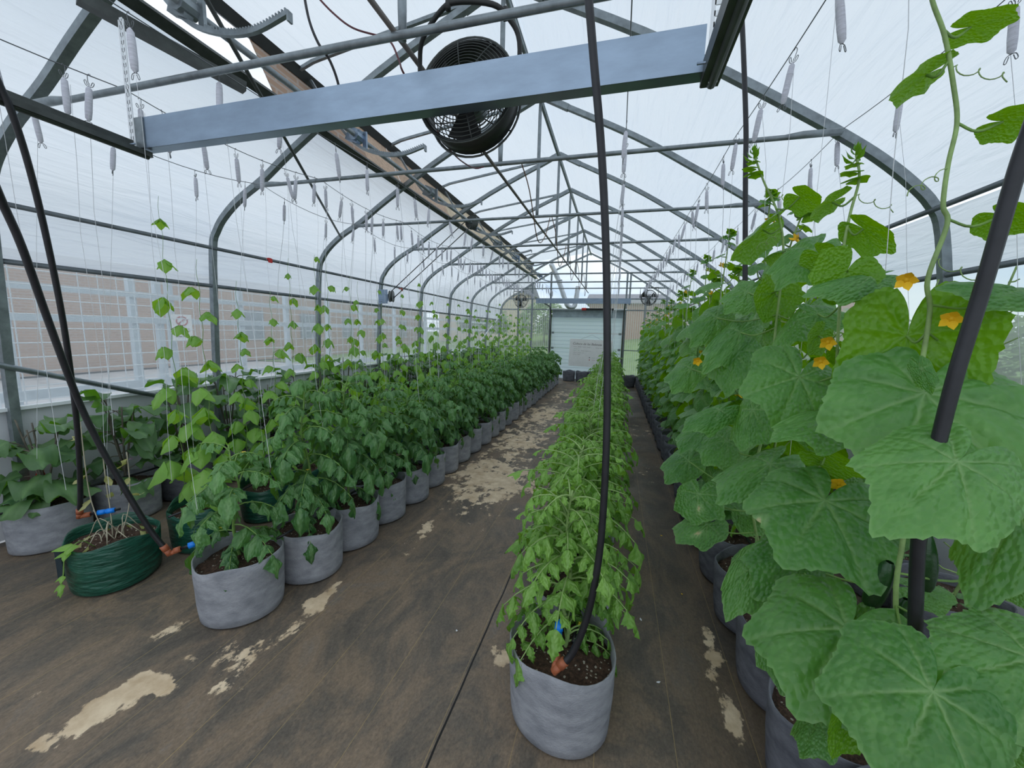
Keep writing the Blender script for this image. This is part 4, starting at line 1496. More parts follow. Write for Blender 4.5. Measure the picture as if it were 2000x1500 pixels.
# empty-ish dark pots before the far door
sm = MB()
rg = random.Random(3)
for k in range(7):
    put(sm, ovate(4, 2, width=.6, curl=.4), (0, 0, .27), az(k * .9, .7), (0, 0, 1), .11, .6)
me_sprout = sm.mesh('sprout', M['tom_leaf'])
for k, x in enumerate((-1.47, -1.05, -0.63, 0.42)):
    t = thing('felt_pot', ['charcoal felt pot before the white door, next to the left tomato row', 'charcoal felt pot with a small sprout, middle of the three under the board',
                           'charcoal felt pot with a sprout, right of the three under the board', 'charcoal felt pot alone at the far end of the right aisle'][k], 'plant pot', (x, 12.85 if k < 3 else 12.2, 0.002), k, 'dark pots at the far end')
    inst('grow_bag', POTS_D[k % 4][0], t)
    inst('soil', POTS_D[k % 4][1], t)
    if k:
        inst('sprout', me_sprout, t)

# ------------------------------------------------------------------ eggplants along the left wall


def egg_proto(seed, H):
    rg = random.Random(seed)
    st, fo = MB(), MB()
    stems = []
    for b in range(4):
        a = b * 1.57 + rg.uniform(-.4, .4)
        top = np.array([math.cos(a) * .10, math.sin(a) * .10, H * rg.uniform(.75, .97)])
        pa = smooth_path([(0, 0, .26), (0, 0, .36), (top[0] * .5, top[1] * .5, .36 + (top[2] - .36) * .5), top], 4)
        st.tube(pa, np.linspace(.010, .005, len(pa)), n=6)
        stems.append(pa)
    lf = [ovate(10, 6, width=rg.uniform(.62, .78), curl=rg.uniform(.2, .6), fold=rg.uniform(.0, .3), lobe=.05, wave=.4, ph=rg.uniform(0, 6), base=.72, nlobe=3) for _ in range(6)]
    n = 27
    for k in range(n):
        pa = stems[k % 4]
        q = rg.uniform(.3, 1.0)
        b = pa[int(q * (len(pa) - 1))]
        a = k * 2.4 + rg.uniform(-.4, .4)
        el = rg.uniform(-.1, .8)
        pl = rg.uniform(.05, .11)
        e = b + az(a, el) * pl
        st.tube([b, (b + e) / 2 + np.array([0, 0, .01]), e], .004, n=5, cap=False)
        s = rg.uniform(.20, .30) if e[0] ** 2 + e[1] ** 2 < .03 else .15
        put(fo, rg.choice(lf), e, az(a, rg.uniform(-.35, .55) if q < .85 else rg.uniform(.1, 1.0)), np.array([0, 0, 1]) + az(a) * rg.uniform(-.2, .5), s, rg.uniform(0, 1))
    fm = MB()
    for q in range(5):
        put(fm, ovate(2, 2, width=.6, curl=.3), (0, 0, 0), az(q * 1.256, -.3), (0, 0, 1), .022, .5)
    return dict(stem=st.mesh('stem', M['stem_dark']), leaves=fo.mesh('leaves', M['egg_leaf']), flower=fm.mesh('flower', M['petal_purple']), fl=[stems[1][6] + np.array([.04, 0, 0]), stems[3][7] + np.array([0, .03, 0])])


EGG = [egg_proto(200 + k, 1.08 + .05 * k) for k in range(4)]
for k in range(26):
    y = 1.66 + k * .45
    x = -3.87 if k == 0 else -3.85 + rng.uniform(-.01, .01)
    if y > 12.9:
        break
    pr = EGG[k % 4]
    t = thing('eggplant', 'broad-leaved eggplant by the left wall, %s from the front' % ordw(k), 'eggplant', (x, y, 0.002), rng.uniform(0, 6.28), 'eggplant row along the left wall')
    inst('grow_bag', (POTS if k < 2 else POTS_D)[k % 4][0], t)
    inst('soil', (POTS if k < 2 else POTS_D)[k % 4][1], t)
    inst('stem', pr['stem'], t)
    inst('leaves', pr['leaves'], t)
    for p_ in pr['fl']:
        inst('flower', pr['flower'], t, p_)

# ------------------------------------------------------------------ beans in green bags, climbing strings


def trifol(mb, st, pos, a, s, rg, lf, droop=.8):
    """three leaflets hanging from one stalk"""
    out = az(a)
    side = np.array([-out[1], out[0], 0])
    e = pos + out * s * .55 + np.array([0, 0, s * .25])
    st.tube([pos, pos + out * s * .3 + np.array([0, 0, s * .2]), e], .0022, n=4, cap=False)
    c = rg.uniform(.2, 1)
    put(mb, rg.choice(lf), e, out * .8 + np.array([0, 0, -droop]), np.array([0, 0, 1]) + out * .7, s * rg.uniform(.95, 1.15), c)
    for sd in (-1, 1):
        put(mb, rg.choice(lf), e - out * s * .15, side * sd + out * .15 + np.array([0, 0, -droop * rg.uniform(.6, 1.1)]), np.array([0, 0, 1]) + side * sd * .6, s * rg.uniform(.85, 1.05), c + rg.uniform(-.1, .1))


def bean_proto(seed, strings, top, dens, big=.10):
    rg = random.Random(seed)
    st, fo = MB(), MB()
    lf = [ovate(5, 4, width=rg.uniform(.68, .8), curl=rg.uniform(.2, .5), fold=rg.uniform(.1, .35), wave=.1, ph=rg.uniform(0, 6), base=.55, tip=.85) for _ in range(5)]
    for (dx, dy) in strings:
        n = 34
        H = top * rg.uniform(.8, 1.0)
        pts = [(dx * .3, dy * .3, .24)]
        for k in range(1, n + 1):
            z = .24 + (H - .24) * k / n
            pts.append((dx + .006 * math.cos(k * 1.3), dy + .006 * math.sin(k * 1.3), z))
        st.tube(pts, np.linspace(.0035, .0012, n + 1), n=4)
        z = .42
        k = 0
        while z < H - .02:
            t = (z - .3) / (top - .3)
            a = k * 2.6 + rg.uniform(-.6, .6)
            s = big * (1.1 - .66 * t ** 1.2) * rg.uniform(.8, 1.2)
            trifol(fo, st, np.array([dx, dy, z]), a, max(.025, s), rg, lf)
            z += (.055 + .34 * t) / dens * rg.uniform(.7, 1.3)
            k += 1
    return dict(stem=st.mesh('stem', M['stem']), leaves=fo.mesh('leaves', M['bean_leaf']))


BST = [(-.10, -.06), (.08, .07)]
BEAN = [bean_proto(300 + k, BST, (2.45, 2.2, 1.95, 2.35)[k], (1.6, 1.7, 2.0, 1.55)[k], big=.135) for k in range(4)]
BEAN1 = bean_proto(310, BST, 2.45, 1.15, big=.165)
# wilted first plant
rg = random.Random(8)
st, fo = MB(), MB()
lf = [ovate(5, 3, width=rg.uniform(.3, .6), curl=rg.uniform(.5, .9), fold=.5, wave=.5, ph=rg.uniform(0, 6)) for _ in range(4)]
lg = [ovate(5, 4, width=.6, curl=.3, fold=.15, base=.55) for _ in range(2)]
for k in range(9):
    a = k * .7
    pts = smooth_path([(rg.uniform(-.06, .06), rg.uniform(-.06, .06), .24), (math.cos(a) * .06, math.sin(a) * .06, .30 + .04 * (k % 3)), (math.cos(a) * .13, math.sin(a) * .13, .27)], 4)
    st.tube(pts, .0028, n=5)
    put(fo, rg.choice(lf), pts[-1], az(a, -.3), (0, 0, 1), .07, rg.random())
for dx, dy, h in ((-.09, -.04, 1.0), (-.04, .02, .86), (.10, .06, .80)):
    pts = smooth_path([(dx * .3, dy * .3, .24), (dx * .7, dy * .9, .42), (dx, dy, .6), (dx + .005, dy, h)], 5)
    st.tube(pts, .003, n=5)
    for q in (.55, .75, .95):
        b = pts[int(q * (len(pts) - 1))]
        put(fo, rg.choice(lf), b, az(rg.uniform(0, 6.2), -1.1), az(rg.uniform(0, 6.2), .2), .075, rg.random())
wil_st, wil_lf = st.mesh('stem', M['dry_stem']), fo.mesh('wilted_leaves', M['dry_leaf'])
st2, fo2 = MB(), MB()
pts = smooth_path([(.03, -.10, .25), (.05, -.17, .33), (.045, -.235, .28), (.03, -.25, .16), (.01, -.26, .08)], 5)
st2.tube(pts, .003, n=5)
for q, s_, el in ((.35, .10, .1), (.45, .07, -.2), (.75, .05, -.4), (.92, .06, -.6), (1.0, .05, -.9)):
    b = pts[int(q * (len(pts) - 1))]
    for a in (-2.3, -.9):
        put(fo2, rg.choice(lg), b, az(a, el), (0, -.4, 1), s_, .8)
bean_y = []
for k in range(23):
    y = 1.535 if k == 0 else 2.0 + (k - 1) * .475
    x = (-2.985, -2.88, -2.80)[k] if k < 3 else -2.78
    if y > 12.7:
        break
    bean_y.append((x, y))
    lab = 'wilted bean plant in a dark green plastic bag, front of the climbing bean row' if k == 0 else 'climbing bean vine in a green bag, %s from the front' % ordw(k)
    t = thing('bean_plant', lab, 'bean plant', (x, y, 0.002), 0.0 if k == 0 else rng.uniform(-.4, .4), 'climbing bean row')
    bg = BAG_FRONT if k == 0 else BAGS[k % 3]
    inst('grow_bag', bg[0], t)
    inst('soil', bg[1], t)
    if k == 0:
        inst('stem', wil_st, t)
        inst('wilted_leaves', wil_lf, t)
        st2.build('trailing_stem', M['stem'], t)
        fo2.build('leaves', M['bean_leaf'], t)
        mb = MB()
        mb.box((-.02, -.236, .20), (.055, .006, .16))
        mb.box((-.02, -.226, .285), (.055, .03, .006))
        mb.build('bag_handle', simple('dark_blue_webbing', (.006, .02, .03), rough=.5), t, smooth=False)
    else:
        pr = BEAN1 if k == 1 else BEAN[k % 4]
        inst('stem', pr['stem'], t)
        inst('leaves', pr['leaves'], t)

# ------------------------------------------------------------------ cucumbers on the right
PET5 = MB()
for q in range(5):
    put(PET5, ovate(3, 2, width=.75, curl=-.35, fold=.1, base=.7), (0, 0, 0), az(q * 1.256, .55), (0, 0, 1), .03, .5)
PET5.tube([(0, 0, -.035), (0, 0, -.015), (0, 0, .004)], [.004, .006, .008], n=6)
me_cf = PET5.mesh('flower', M['petal'])


def fruit_mesh(L, r):
    mb = MB()
    n = 14
    pr = []
    for k in range(n + 1):
        t = k / n
        pr.append((r * min(1, math.sin(PI * min(1, max(.0, t * .96 + .02))) ** .38), -L * t))
    mb.lathe(pr[::-1], 14, mod=lambda rr, z, a, i: (rr * (1 + .04 * math.cos(a * 5)), z))
    return mb.mesh('cucumber', M['fruit'])


me_fr = [fruit_mesh(.16, .024), fruit_mesh(.13, .02)]


def cuke_proto(seed, H, n, LS, lod=(4, 26)):
    rg = random.Random(seed)
    st, fo = MB(), MB()
    path = smooth_path([(rg.uniform(-.03, .03) if k else 0, rg.uniform(-.04, .04) if k else 0, .26 + (H - .26) * k / 7) for k in range(8)], 5)
    st.tube(path, np.linspace(.008, .004, len(path)), n=7)
    lf = [cuke_leaf(lod[0], lod[1], rg, droop=rg.uniform(.3, .8), bend=rg.uniform(.1, .45)) for _ in range(7)]
    fl, frs = [], []
    for k in range(n):
        t = (k + .3) / n
        zz = .31 + (H - .33) * t ** 1.1
        b = path[int((zz - .26) / (H - .26) * (len(path) - 1))]
        b = np.array([b[0], b[1], zz])
        a = (PI if k % 2 else 0) + rg.uniform(-1.1, 1.1)
        top = max(0, (t - .72) / .28)
        pl = rg.uniform(.10, .17) * (1 - .75 * top)
        el = rg.uniform(.2, .7)
        e = b + az(a, el) * pl
        st.tube([b, b + az(a, el * .4) * pl * .55, e], [.0042, .0038, .003], n=5, cap=False)
        s = LS * rg.uniform(.8, 1.15) * (1 - .78 * top ** .8) * (.8 + .2 * min(1, t * 6))
        dr = rg.uniform(.3, 1.25) * (1 - .5 * top)
        put(fo, rg.choice(lf), e, az(a + rg.uniform(-.4, .4), -dr), np.array([0, 0, 1]) + az(a) * .35, s, rg.uniform(0, 1) * .8 + .2 * top)
        if k % 12 == 5 and t > .2:
            fl.append(b + az(a + 1.0, .2) * .08)
    # tufted tip
    for k in range(5):
        put(fo, rg.choice(lf), path[-1] + np.array([0, 0, -.015 * k]), az(k * 1.3, .6), (0, 0, 1), .035 + .008 * k, .9)
    return dict(stem=st.mesh('stem', M['stem_pale']), leaves=fo.mesh('leaves', M['cuke_leaf']), fl=fl)


CUKE = [cuke_proto(400 + k, (2.25, 2.1, 2.35, 2.0)[k], 31 + k, .155) for k in range(4)]
CUKE_S = [cuke_proto(420 + k, 1.95 + .1 * k, 24, .135) for k in range(2)]
CX = 0.83


def place_cuke(pr, pot, loc, rz, label, group, sc=1.0):
    t = thing('cucumber_vine', label, 'cucumber plant', loc, rz, group)
    inst('grow_bag', pot[0], t)
    inst('soil', pot[1], t)
    a = inst('stem', pr['stem'], t)
    b = inst('leaves', pr['leaves'], t)
    a.scale = b.scale = (1, 1, sc)
    for p_ in pr['fl']:
        o = inst('flower', me_cf, t, (p_[0], p_[1], p_[2] * sc))
        o.rotation_euler = (.9, .3, p_[2] * 9)
    return t


# hero vines: three nearest plants with leaves set one by one
HERO = [
    # attach px, tip px, width px, depth at stalk, depth at tip, face, plant
    (1808, 766, 1752, 955, 375, .93, .84, 't', 0), (1872, 900, 1735, 1015, 285, .76, .68, 't', 0), (1823, 1350, 1745, 1545, 335, .74, .66, 't', 0),
    (1658, 1226, 1550, 1385, 345, .95, .84, 't', 1), (1612, 976, 1530, 1090, 300, 1.14, 1.04, 't', 1), (2020, 1285, 1830, 1325, 250, .76, .74, 't', 0),
    (1985, 995, 1890, 1170, 190, .92, .86, 't', 0), (1772, 655, 1735, 840, 250, 1.02, 1.05, 'u', 0), (1562, 735, 1520, 838, 195, 1.28, 1.20, 't', 1),
    (1640, 818, 1510, 852, 130, 1.14, 1.06, 't', 1), (1572, 606, 1512, 675, 100, 1.5, 1.42, 't', 2), (1598, 612, 1680, 622, 80, 1.36, 1.32, 't', 1),
    (1655, 528, 1612, 600, 140, 1.10, 1.12, 'u', 1), (1700, 540, 1580, 560, 85, 1.08, 1.04, 't', 1), (1995, 565, 1840, 545, 95, .88, .86, 't', 0),
    (1810, 145, 1722, 190, 85, .98, .98, 'u', 0), (1895, 52, 1992, 32, 75, .95, .93, 'u', 0), (1958, 236, 2045, 230, 95, .92, .90, 'u', 0), (1955, 420, 2015, 445, 95, .92, .92, 'u', 0),
    (1562, 384, 1602, 408, 62, 1.45, 1.45, 'u', 2), (1626, 394, 1570, 424, 62, 1.28, 1.28, 'u', 1), (1686, 446, 1756, 488, 70, 1.2, 1.18, 'u', 1), (1490, 448, 1408, 508, 85, 1.6, 1.58, 'u', 2),
    (1535, 490, 1485, 500, 50, 1.6, 1.58, 'u', 2), (1592, 488, 1518, 555, 105, 1.38, 1.32, 't', 2), (1602, 498, 1640, 532, 75, 1.3, 1.3, 'u', 1), (1515, 572, 1482, 632, 105, 1.62, 1.62, 'u', 2),
    (1433, 687, 1418, 768, 108, 1.72, 1.64, 't', 2), (1405, 800, 1336, 832, 75, 1.62, 1.54, 't', 2), (1445, 648, 1378, 718, 85, 1.72, 1.66, 't', 2), (1380, 838, 1325, 878, 85, 1.8, 1.72, 't', 2),
    (1505, 905, 1402, 968, 135, 1.42, 1.32, 't', 2), (1365, 965, 1352, 1024, 118, 1.72, 1.66, 't', 2), (1382, 1024, 1322, 1060, 85, 1.68, 1.6, 't', 2), (1475, 1105, 1415, 1205, 105, 1.30, 1.22, 't', 2),
    (1562, 1084, 1482, 1160, 150, 1.26, 1.18, 't', 1), (1522, 1250, 1528, 1355, 95, 1.14, 1.06, 't', 1), (1672, 1385, 1612, 1478, 85, .84, .80, 'u', 0), (1600, 1400, 1560, 1470, 90, .98, .92, 't', 1),
    (1790, 1150, 1882, 1172, 78, 1.12, 1.1, 't', 1), (1960, 1120, 2010, 1190, 90, .98, .92, 't', 0), (1612, 892, 1702, 930, 70, 1.24, 1.2, 'u', 1), (1600, 655, 1568, 692, 65, 1.3, 1.3, 'u', 1), (1650, 690, 1690, 728, 62, 1.22, 1.22, 'u', 1),
    (1800, 720, 1822, 770, 42, .90, .88, 't', 0), (1700, 1260, 1640, 1420, 150, .98, .92, 't', 1), (1950, 1420, 1990, 1520, 120, .80, .76, 't', 0), (1345, 900, 1302, 940, 80, 1.9, 1.84, 't', 2), (1420, 860, 1372, 905, 95, 1.7, 1.62, 't', 2),
    (1470, 800, 1440, 880, 95, 1.55, 1.48, 't', 2), (1590, 840, 1640, 905, 90, 1.3, 1.3, 't', 1), (1690, 960, 1660, 1010, 90, 1.2, 1.15, 't', 1), (1350, 720, 1312, 765, 70, 2.0, 1.95, 't', 2), (1400, 620, 1352, 668, 75, 1.85, 1.8, 't', 2),
    (1460, 570, 1412, 610, 75, 1.75, 1.7, 't', 2), (1890, 660, 1845, 700, 60, 1.05, 1.05, 'u', 0)]
hstem = [
    [(CX, 1.02, .26), tuple(P(1752, 1230, .98)), tuple(P(1764, 1050, .98)), tuple(P(1785, 900, .98)), tuple(P(1796, 745, .97)), tuple(P(1816, 610, .96)), tuple(P(1812, 545, .95)), tuple(P(1850, 438, .94)), tuple(P(1842, 400, .94)),
     tuple(P(1852, 320, .94)), tuple(P(1869, 240, .94)), tuple(P(1862, 165, .94)), tuple(P(1845, 70, .94)), tuple(P(1822, 5, .94)), tuple(P(1812, -50, .94))],
    [(CX, 1.43, .26), tuple(P(1560, 1180, 1.27)), tuple(P(1590, 960, 1.27)), tuple(P(1628, 780, 1.25)), tuple(P(1637, 650, 1.22)), tuple(P(1646, 500, 1.22)), tuple(P(1660, 420, 1.22)), tuple(P(1678, 350, 1.22)), tuple(P(1672, 300, 1.22))],
    [(CX, 1.84, .26), tuple(P(1470, 1000, 1.62)), tuple(P(1500, 800, 1.62)), tuple(P(1515, 640, 1.6)), tuple(P(1530, 500, 1.55)), tuple(P(1520, 420, 1.55)), tuple(P(1492, 355, 1.55)), tuple(P(1472, 300, 1.55))]]
hero_lab = ['tall cucumber vine with the largest leaves at the right edge, nearest the camera', 'cucumber vine in a felt pot, second from the camera, with yellow flowers', 'cucumber vine in a felt pot, third from the camera, with scarred lower leaves']
flowers = [(1770, 546, .95, 0), (1617, 668, 1.2, 1), (1603, 706, 1.24, 1), (1503, 686, 1.42, 2), (1638, 945, 1.2, 1), (1858, 622, .93, 0), (1362, 705, 1.9, 2), (1377, 632, 1.9, 2)]
heads = [None, (1672, 300, 1.22), (1472, 300, 1.55)]
campos = np.array([0, 0, CAMZ])
for h in range(3):
    py = 1.02 + .41 * h
    t = thing('cucumber_vine', hero_lab[h], 'cucumber plant', (CX, py, .002), 0, 'cucumber row')
    org = np.array([CX, py, .002])
    inst('grow_bag', POTS_D[h][0], t)
    inst('soil', POTS_D[h][1], t)
    sp_ = smooth_path(hstem[h], 6) - org
    mb = MB()
    mb.tube(sp_, np.linspace(.0058, .0045, len(sp_)) if h == 0 else np.linspace(.006, .0035, len(sp_)), n=8)
    rg = random.Random(60 + h)
    for (ax_, ay_, tx_, ty_, wpx, d0, d1, face, pl) in HERO:
        if pl != h:
            continue
        p0, p1 = P(ax_, ay_, d0), P(tx_, ty_, d1)
        tocam = campos - (p0 + p1) / 2
        tocam /= np.linalg.norm(tocam)
        if face == 't':
            sd_ = np.cross(p1 - p0, [0, 0, 1.0])
            sd_ /= np.linalg.norm(sd_) + 1e-6
            nrm = tocam * .70 + np.array([0, 0, .60 if wpx > 150 else .85]) + sd_ * rg.uniform(-.45, .45)
        else:
            nrm = -tocam * .6 + np.array([0, 0, .5])
        Ls = np.linalg.norm(p1 - p0)
        Ws = wpx * (d0 + d1) / 2 / 750 / 1.62 * .92
        big = wpx > 150
        leaf = cuke_leaf(22 if big else 11, 110 if big else 60, rg, droop=rg.uniform(.25, .55) if big else rg.uniform(.25, .6), bend=rg.uniform(.18, .45) if big else rg.uniform(.15, .65))
        sc_ = {(1612, 976): (.70, -.42, .11), (1365, 965): (.45, .08, .13), (1382, 1024): (.4, .1, .15)}.get((ax_, ay_))
        if sc_:
            d_ = np.hypot((leaf[0][:, 0] - sc_[0]) * 1.0, (leaf[0][:, 1] - sc_[1]) * 1.5) / sc_[2]
            leaf[2][:, 2] = np.maximum(leaf[2][:, 2], np.clip(2.4 - 1.3 * d_ - .5 * (np.arange(len(d_)) % 3 == 0), 0, 2))
        lm = MB()
        ax3 = p1 - p0
        put(lm, leaf, p0 - org, ax3, nrm, (Ls, Ws, (Ls + Ws) / 2), rg.uniform(.15, .85))
        o = lm.build('leaf', M['cuke_leaf'], t)
        # stalk from the vine
        dist = np.linalg.norm(sp_ - (p0 - org), axis=1)
        cand = np.where(sp_[:, 2] < (p0 - org)[2] + .02)[0]
        i = cand[np.argmin(dist[cand])] if len(cand) else int(np.argmin(dist))
        a_, b_ = sp_[i], p0 - org
        nb = nrm / np.linalg.norm(nrm)
        mid = (a_ + b_) / 2 - nb * .02 + np.array([0, 0, -.01])
        pet = MB()
        pet.tube(smooth_path([a_, mid, b_ - nb * .004], 4), .0032, n=6, cap=False)
        pet.build('leaf_stalk', M['stem'], o)
    mb.build('stem', M['stem_pale'], t)
    for (fx, fy, fd, pl) in flowers:
        if pl == h:
            p_ = P(fx, fy, fd) - org
            o = inst('flower', me_cf, t, p_)
            v = campos - (p_ + org)
            o.rotation_euler = Vector(v + np.array([0, 0, -.3])).to_track_quat('Z', 'Y').to_euler()
    if heads[h]:
        hm = MB()
        p_ = P(*heads[h]) - org
        hl = [cuke_leaf(4, 30, rg, droop=.3, bend=.3) for _ in range(3)]
        sl_ = ovate(5, 2, width=.42, curl=-.25, fold=.3, lobe=.2, nlobe=7)
        for k in range(11):
            put(hm, sl_, p_ + np.array([0, 0, .012 - .004 * k]), az(k * 2.2, 1.2 - .08 * k), az(k * 2.2 + 3.1, .2), .024 + .0022 * k, .95)
        for k in range(3):
            put(hm, hl[k % 3], p_ + np.array([0, 0, -.03 - .025 * k]), az(k * 2.2 + 1, .1), (0, 0, 1), .032 + .008 * k, .95)
        hm.build('shoot_tip', M['cuke_leaf'], t)
    # tendrils
    for k in range(3):
        tm = MB()
        b = sp_[int(len(sp_) * (.45 + .18 * k))]
        pts = [b]
        for q in range(1, 16):
            pts.append(b + np.array([(-1) ** k * .006 * q, -.003 * q, -.004 * q]) + .010 * np.array([math.cos(q * 1.1), 0, math.sin(q * 1.1)]))
        tm.tube(smooth_path(pts, 2), .0013, n=4)
        tm.build('tendril', M['stem_pale'], t)
    if h == 0:
        for (fx, fy, fd, rx, k) in ((1738, 1098, 1.0, .12, 0), (1806, 1035, 1.0, -.1, 0), (1770, 1170, 1.02, .05, 1)):
            o = inst('cucumber', me_fr[k], t, P(fx, fy, fd) - org)
            o.rotation_euler = (rx, rx, 0)
# background leaves on hero plants so the wall of vines closes
for h, (pr, y) in enumerate(((CUKE[1], 1.84),)):
    pass
for k in range(25):
    y = 2.28 + k * .42
    pr = CUKE[(k * 3 + 1) % 4]
    place_cuke(pr, POTS_D[(k + 3) % 4] if k < 2 else POTS_D[k % 4], (CX + rng.uniform(-.01, .01), y, .002), rng.uniform(-.4, .4) + (PI if k % 2 else 0), 'tall cucumber vine, %s from the camera in the right row' % ordw(k + 3), 'cucumber row', sc=rng.uniform(.93, 1.05) * (1.05 - .006 * k))
for k in range(24):
    y = 2.35 + k * .45
    if y > 12.8:
        break
    pr = CUKE_S[k % 2]
    if k < 3:
        pr = dict(stem=CUKE_S[0]['stem'], leaves=me_sprout, fl=[])
    place_cuke(pr, POTS_D[(k + 1) % 4], (1.74, y, .002), rng.uniform(0, 6), ('felt pot with a small seedling by the right wall, %s from the camera' if k < 3 else 'cucumber vine by the right wall, %s from the camera') % ordw(k), 'right wall cucumber row', sc=.85 if k >= 3 else 1.0)

# ------------------------------------------------------------------ support wires, string spools
mb = MB()
mb.lathe([(0.004, 0), (.0125, -.012), (.0145, -.05), (.0145, -.12), (.0125, -.158), (.004, -.17)], 8)
me_sp = mb.mesh('wound_twine', M['spool'])
mb = MB()
mb.tube(smooth_path([(-.006, 0, .052), (0, 0, .062), (.007, 0, .05), (.004, 0, .02), (0, 0, 0), (0, 0, -.17)], 3), .0016, n=4)
for z, s in ((0.0, 1), (-.17, -1)):
    for sd in (-1, 1):
        mb.tube(smooth_path([(0, 0, z), (sd * .012, 0, z + s * .004), (sd * .018, 0, z + s * .022), (sd * .012, 0, z + s * .026), (sd * .006, 0, z + s * .006)], 3), .0016, n=4)
me_hk = mb.mesh('hook', M['wire'])
WIRES = [('bean row inner wire', -2.74, 0.6, 12.8, .19, .05, (0.55, 1.0), 'over the climbing beans'), ('eggplant side wire', -3.42, 0.7, 12.6, .45, .07, (0.4, .8), 'beside the left roof slope'),
         ('left tomato wire', -2.05, 1.3, 12.6, .40, .0, (0.7, 1.0), 'over the left aisle tomatoes'), ('middle wire', -0.02, 2.6, 12.6, .55, .0, (.75, 1.0), 'over the middle tomato row'),
         ('cucumber wire', 0.70, 1.45, 12.6, .42, .0, (.5, 1.2), 'over the cucumber row'), ('right wall wire', 1.335, 1.5, 12.4, .52, .02, (.4, .9), 'beside the right roof slope')]
for (wn, x, y0, y1, stp, sag, zr, lab) in WIRES:
    pts = []
    ks = [0.05] + YS[:-1] + [YE - .2]
    zk = [TIEZ[0] + .03] + [TIEZ[i] + .03 for i in range(8)] + [2.95]

    def zwire(y):
        for a, b, za, zb in zip(ks[:-1], ks[1:], zk[:-1], zk[1:]):
            if a <= y <= b:
                u = (y - a) / (b - a)
                return za + (zb - za) * u - 4 * (sag + .015) * u * (1 - u)
        return zk[-1]
    ys = np.linspace(.06, YE - .22, 90)
    mb = MB()
    mb.tube([(x, y, zwire(y)) for y in ys], .0028, n=4)
    tag(mb.build('support_wire', M['wire']), 'thin steel wire running the length of the house ' + lab, 'wire')
    y = y0
    k = 0
    while y < y1:
        yy = y + rng.uniform(-.06, .06) * (1 if stp < .5 else 2)
        z = zwire(yy) - .056
        t = thing('string_spool', 'white twine spool on the wire %s, %s from the camera' % (lab, ordw(k)), 'string spool', (x, yy, z), rng.uniform(-.8, .8), 'twine spools ' + lab)
        tx, ty = rng.uniform(-.10, .22), rng.uniform(-.12, .12)
        t.rotation_euler = (ty, tx, rng.uniform(0, 6.28))
        inst('wound_twine', me_sp, t)
        inst('hook', me_hk, t)
        # string, hanging from the spool's lower end
        Mx = (Matrix.Translation(t.location) @ t.rotation_euler.to_matrix().to_4x4())
        a = Mx @ Vector((.012, 0, -.02))
        ze = rng.uniform(*zr)
        dxx = {-2.74: -.05, -3.42: -.3, -2.05: .18, -0.02: -.11, .70: .13, 1.335: .38}[x]
        e = Vector((x + dxx + rng.uniform(-.08, .08), yy + rng.uniform(-.1, .1), ze))
        n = 6
        inv = Mx.inverted()
        sl = rng.uniform(0, .012)
        pts = [inv @ (a.lerp(e, q / n) + Vector((sl * math.sin(q * 2.0), sl * math.cos(q * 1.7), 0))) for q in range(n + 1)]
        sm = MB()
        sm.tube([tuple(p_) for p_ in pts], 0.0019 if yy > 3.2 else .0010, n=4, cap=False)
        sm.build('string', M['string'], t)
        y += stp * rng.uniform(.75, 1.25)
        k += 1

# ------------------------------------------------------------------ irrigation risers and drip lines


def riser(label, pts, per, elbow_dir, fit=True, r=.0128, outdir=(0, 1, 0)):
    t = thing('irrigation_hose', label, 'hose', (0, 0, 0))
    p = smooth_path(pts, per)
    mb = MB()
    mb.tube(p, r, n=10)
    mb.build('hose', M['black'], t)
    if fit:
        e = p[0]
        d = np.asarray(elbow_dir, float)
        d /= np.linalg.norm(d)
        td = p[1] - p[0]
        td /= np.linalg.norm(td)
        mb = MB()
        mb.tube([e + td * .05, e + td * .02], r * 1.35, n=8)
        mb.tube([e + td * .022, e - td * .012], r * 1.15, n=8)
        mb.tube([e - td * .006, e + d * .045], r * 1.0, n=8)
        mb.tube([e + d * .022, e + d * .05], r * 1.3, n=8)
        mb.build('elbow', M['brown'], t)
        mb = MB()
        mb.tube([e + d * .045, e + d * .19], r * .62, n=8)
        mb.build('pipe_stub', M['black'], t)
        mb = MB()
        for q in (.085, .128):
            mb.tube([e + d * q, e + d * (q + .036)], [r * 1.35, r * 1.2], n=10)
        mb.tube([e + d * .118, e + d * .132], r * 1.05, n=8)
        mb.build('connector', M['blue'], t)
    return p


def dep(py, a, b, pa, pb):
    return a + (b - a) * (py - pa) / (pb - pa)


cp = [(1085, 1308), (1118, 1275), (1148, 1200), (1168, 1100), (1178, 1000), (1185, 850), (1186, 700), (1184, 500), (1175, 300), (1160, 120), (1150, 0), (1142, -90)]
riser('black hose hanging down to the front pot of the middle tomato row', [P(x, y, dep(y, 1.40, 1.12, 1308, 0)) for x, y in cp], 5, np.array([-.01, .15, .09]))
lp = [(330, 1080), (290, 1030), (232, 935), (190, 860), (150, 775), (92, 620), (42, 480), (0, 385), (-60, 240)]
riser('thick black hose slanting from upper left down to the green bean bags', [P(x, y, dep(y, 2.05, 1.4, 1080, 385)) for x, y in lp], 5, np.array([.10, .10, .03]))
lp = [(155, 1008), (157, 960), (152, 850), (141, 750), (122, 620), (92, 470), (58, 330), (25, 225), (0, 168), (-40, 80)]
riser('black hose at the left edge dropping between the eggplants and the bean bags', [P(x, y, dep(y, 2.36, 1.6, 1008, 168)) for x, y in lp], 5, np.array([.12, .10, .01]))
rp = [(1785, 1335), (1788, 1200), (1794, 1060), (1810, 965), (1836, 850), (1870, 720), (1920, 560), (1972, 380), (2000, 290), (2060, 120)]
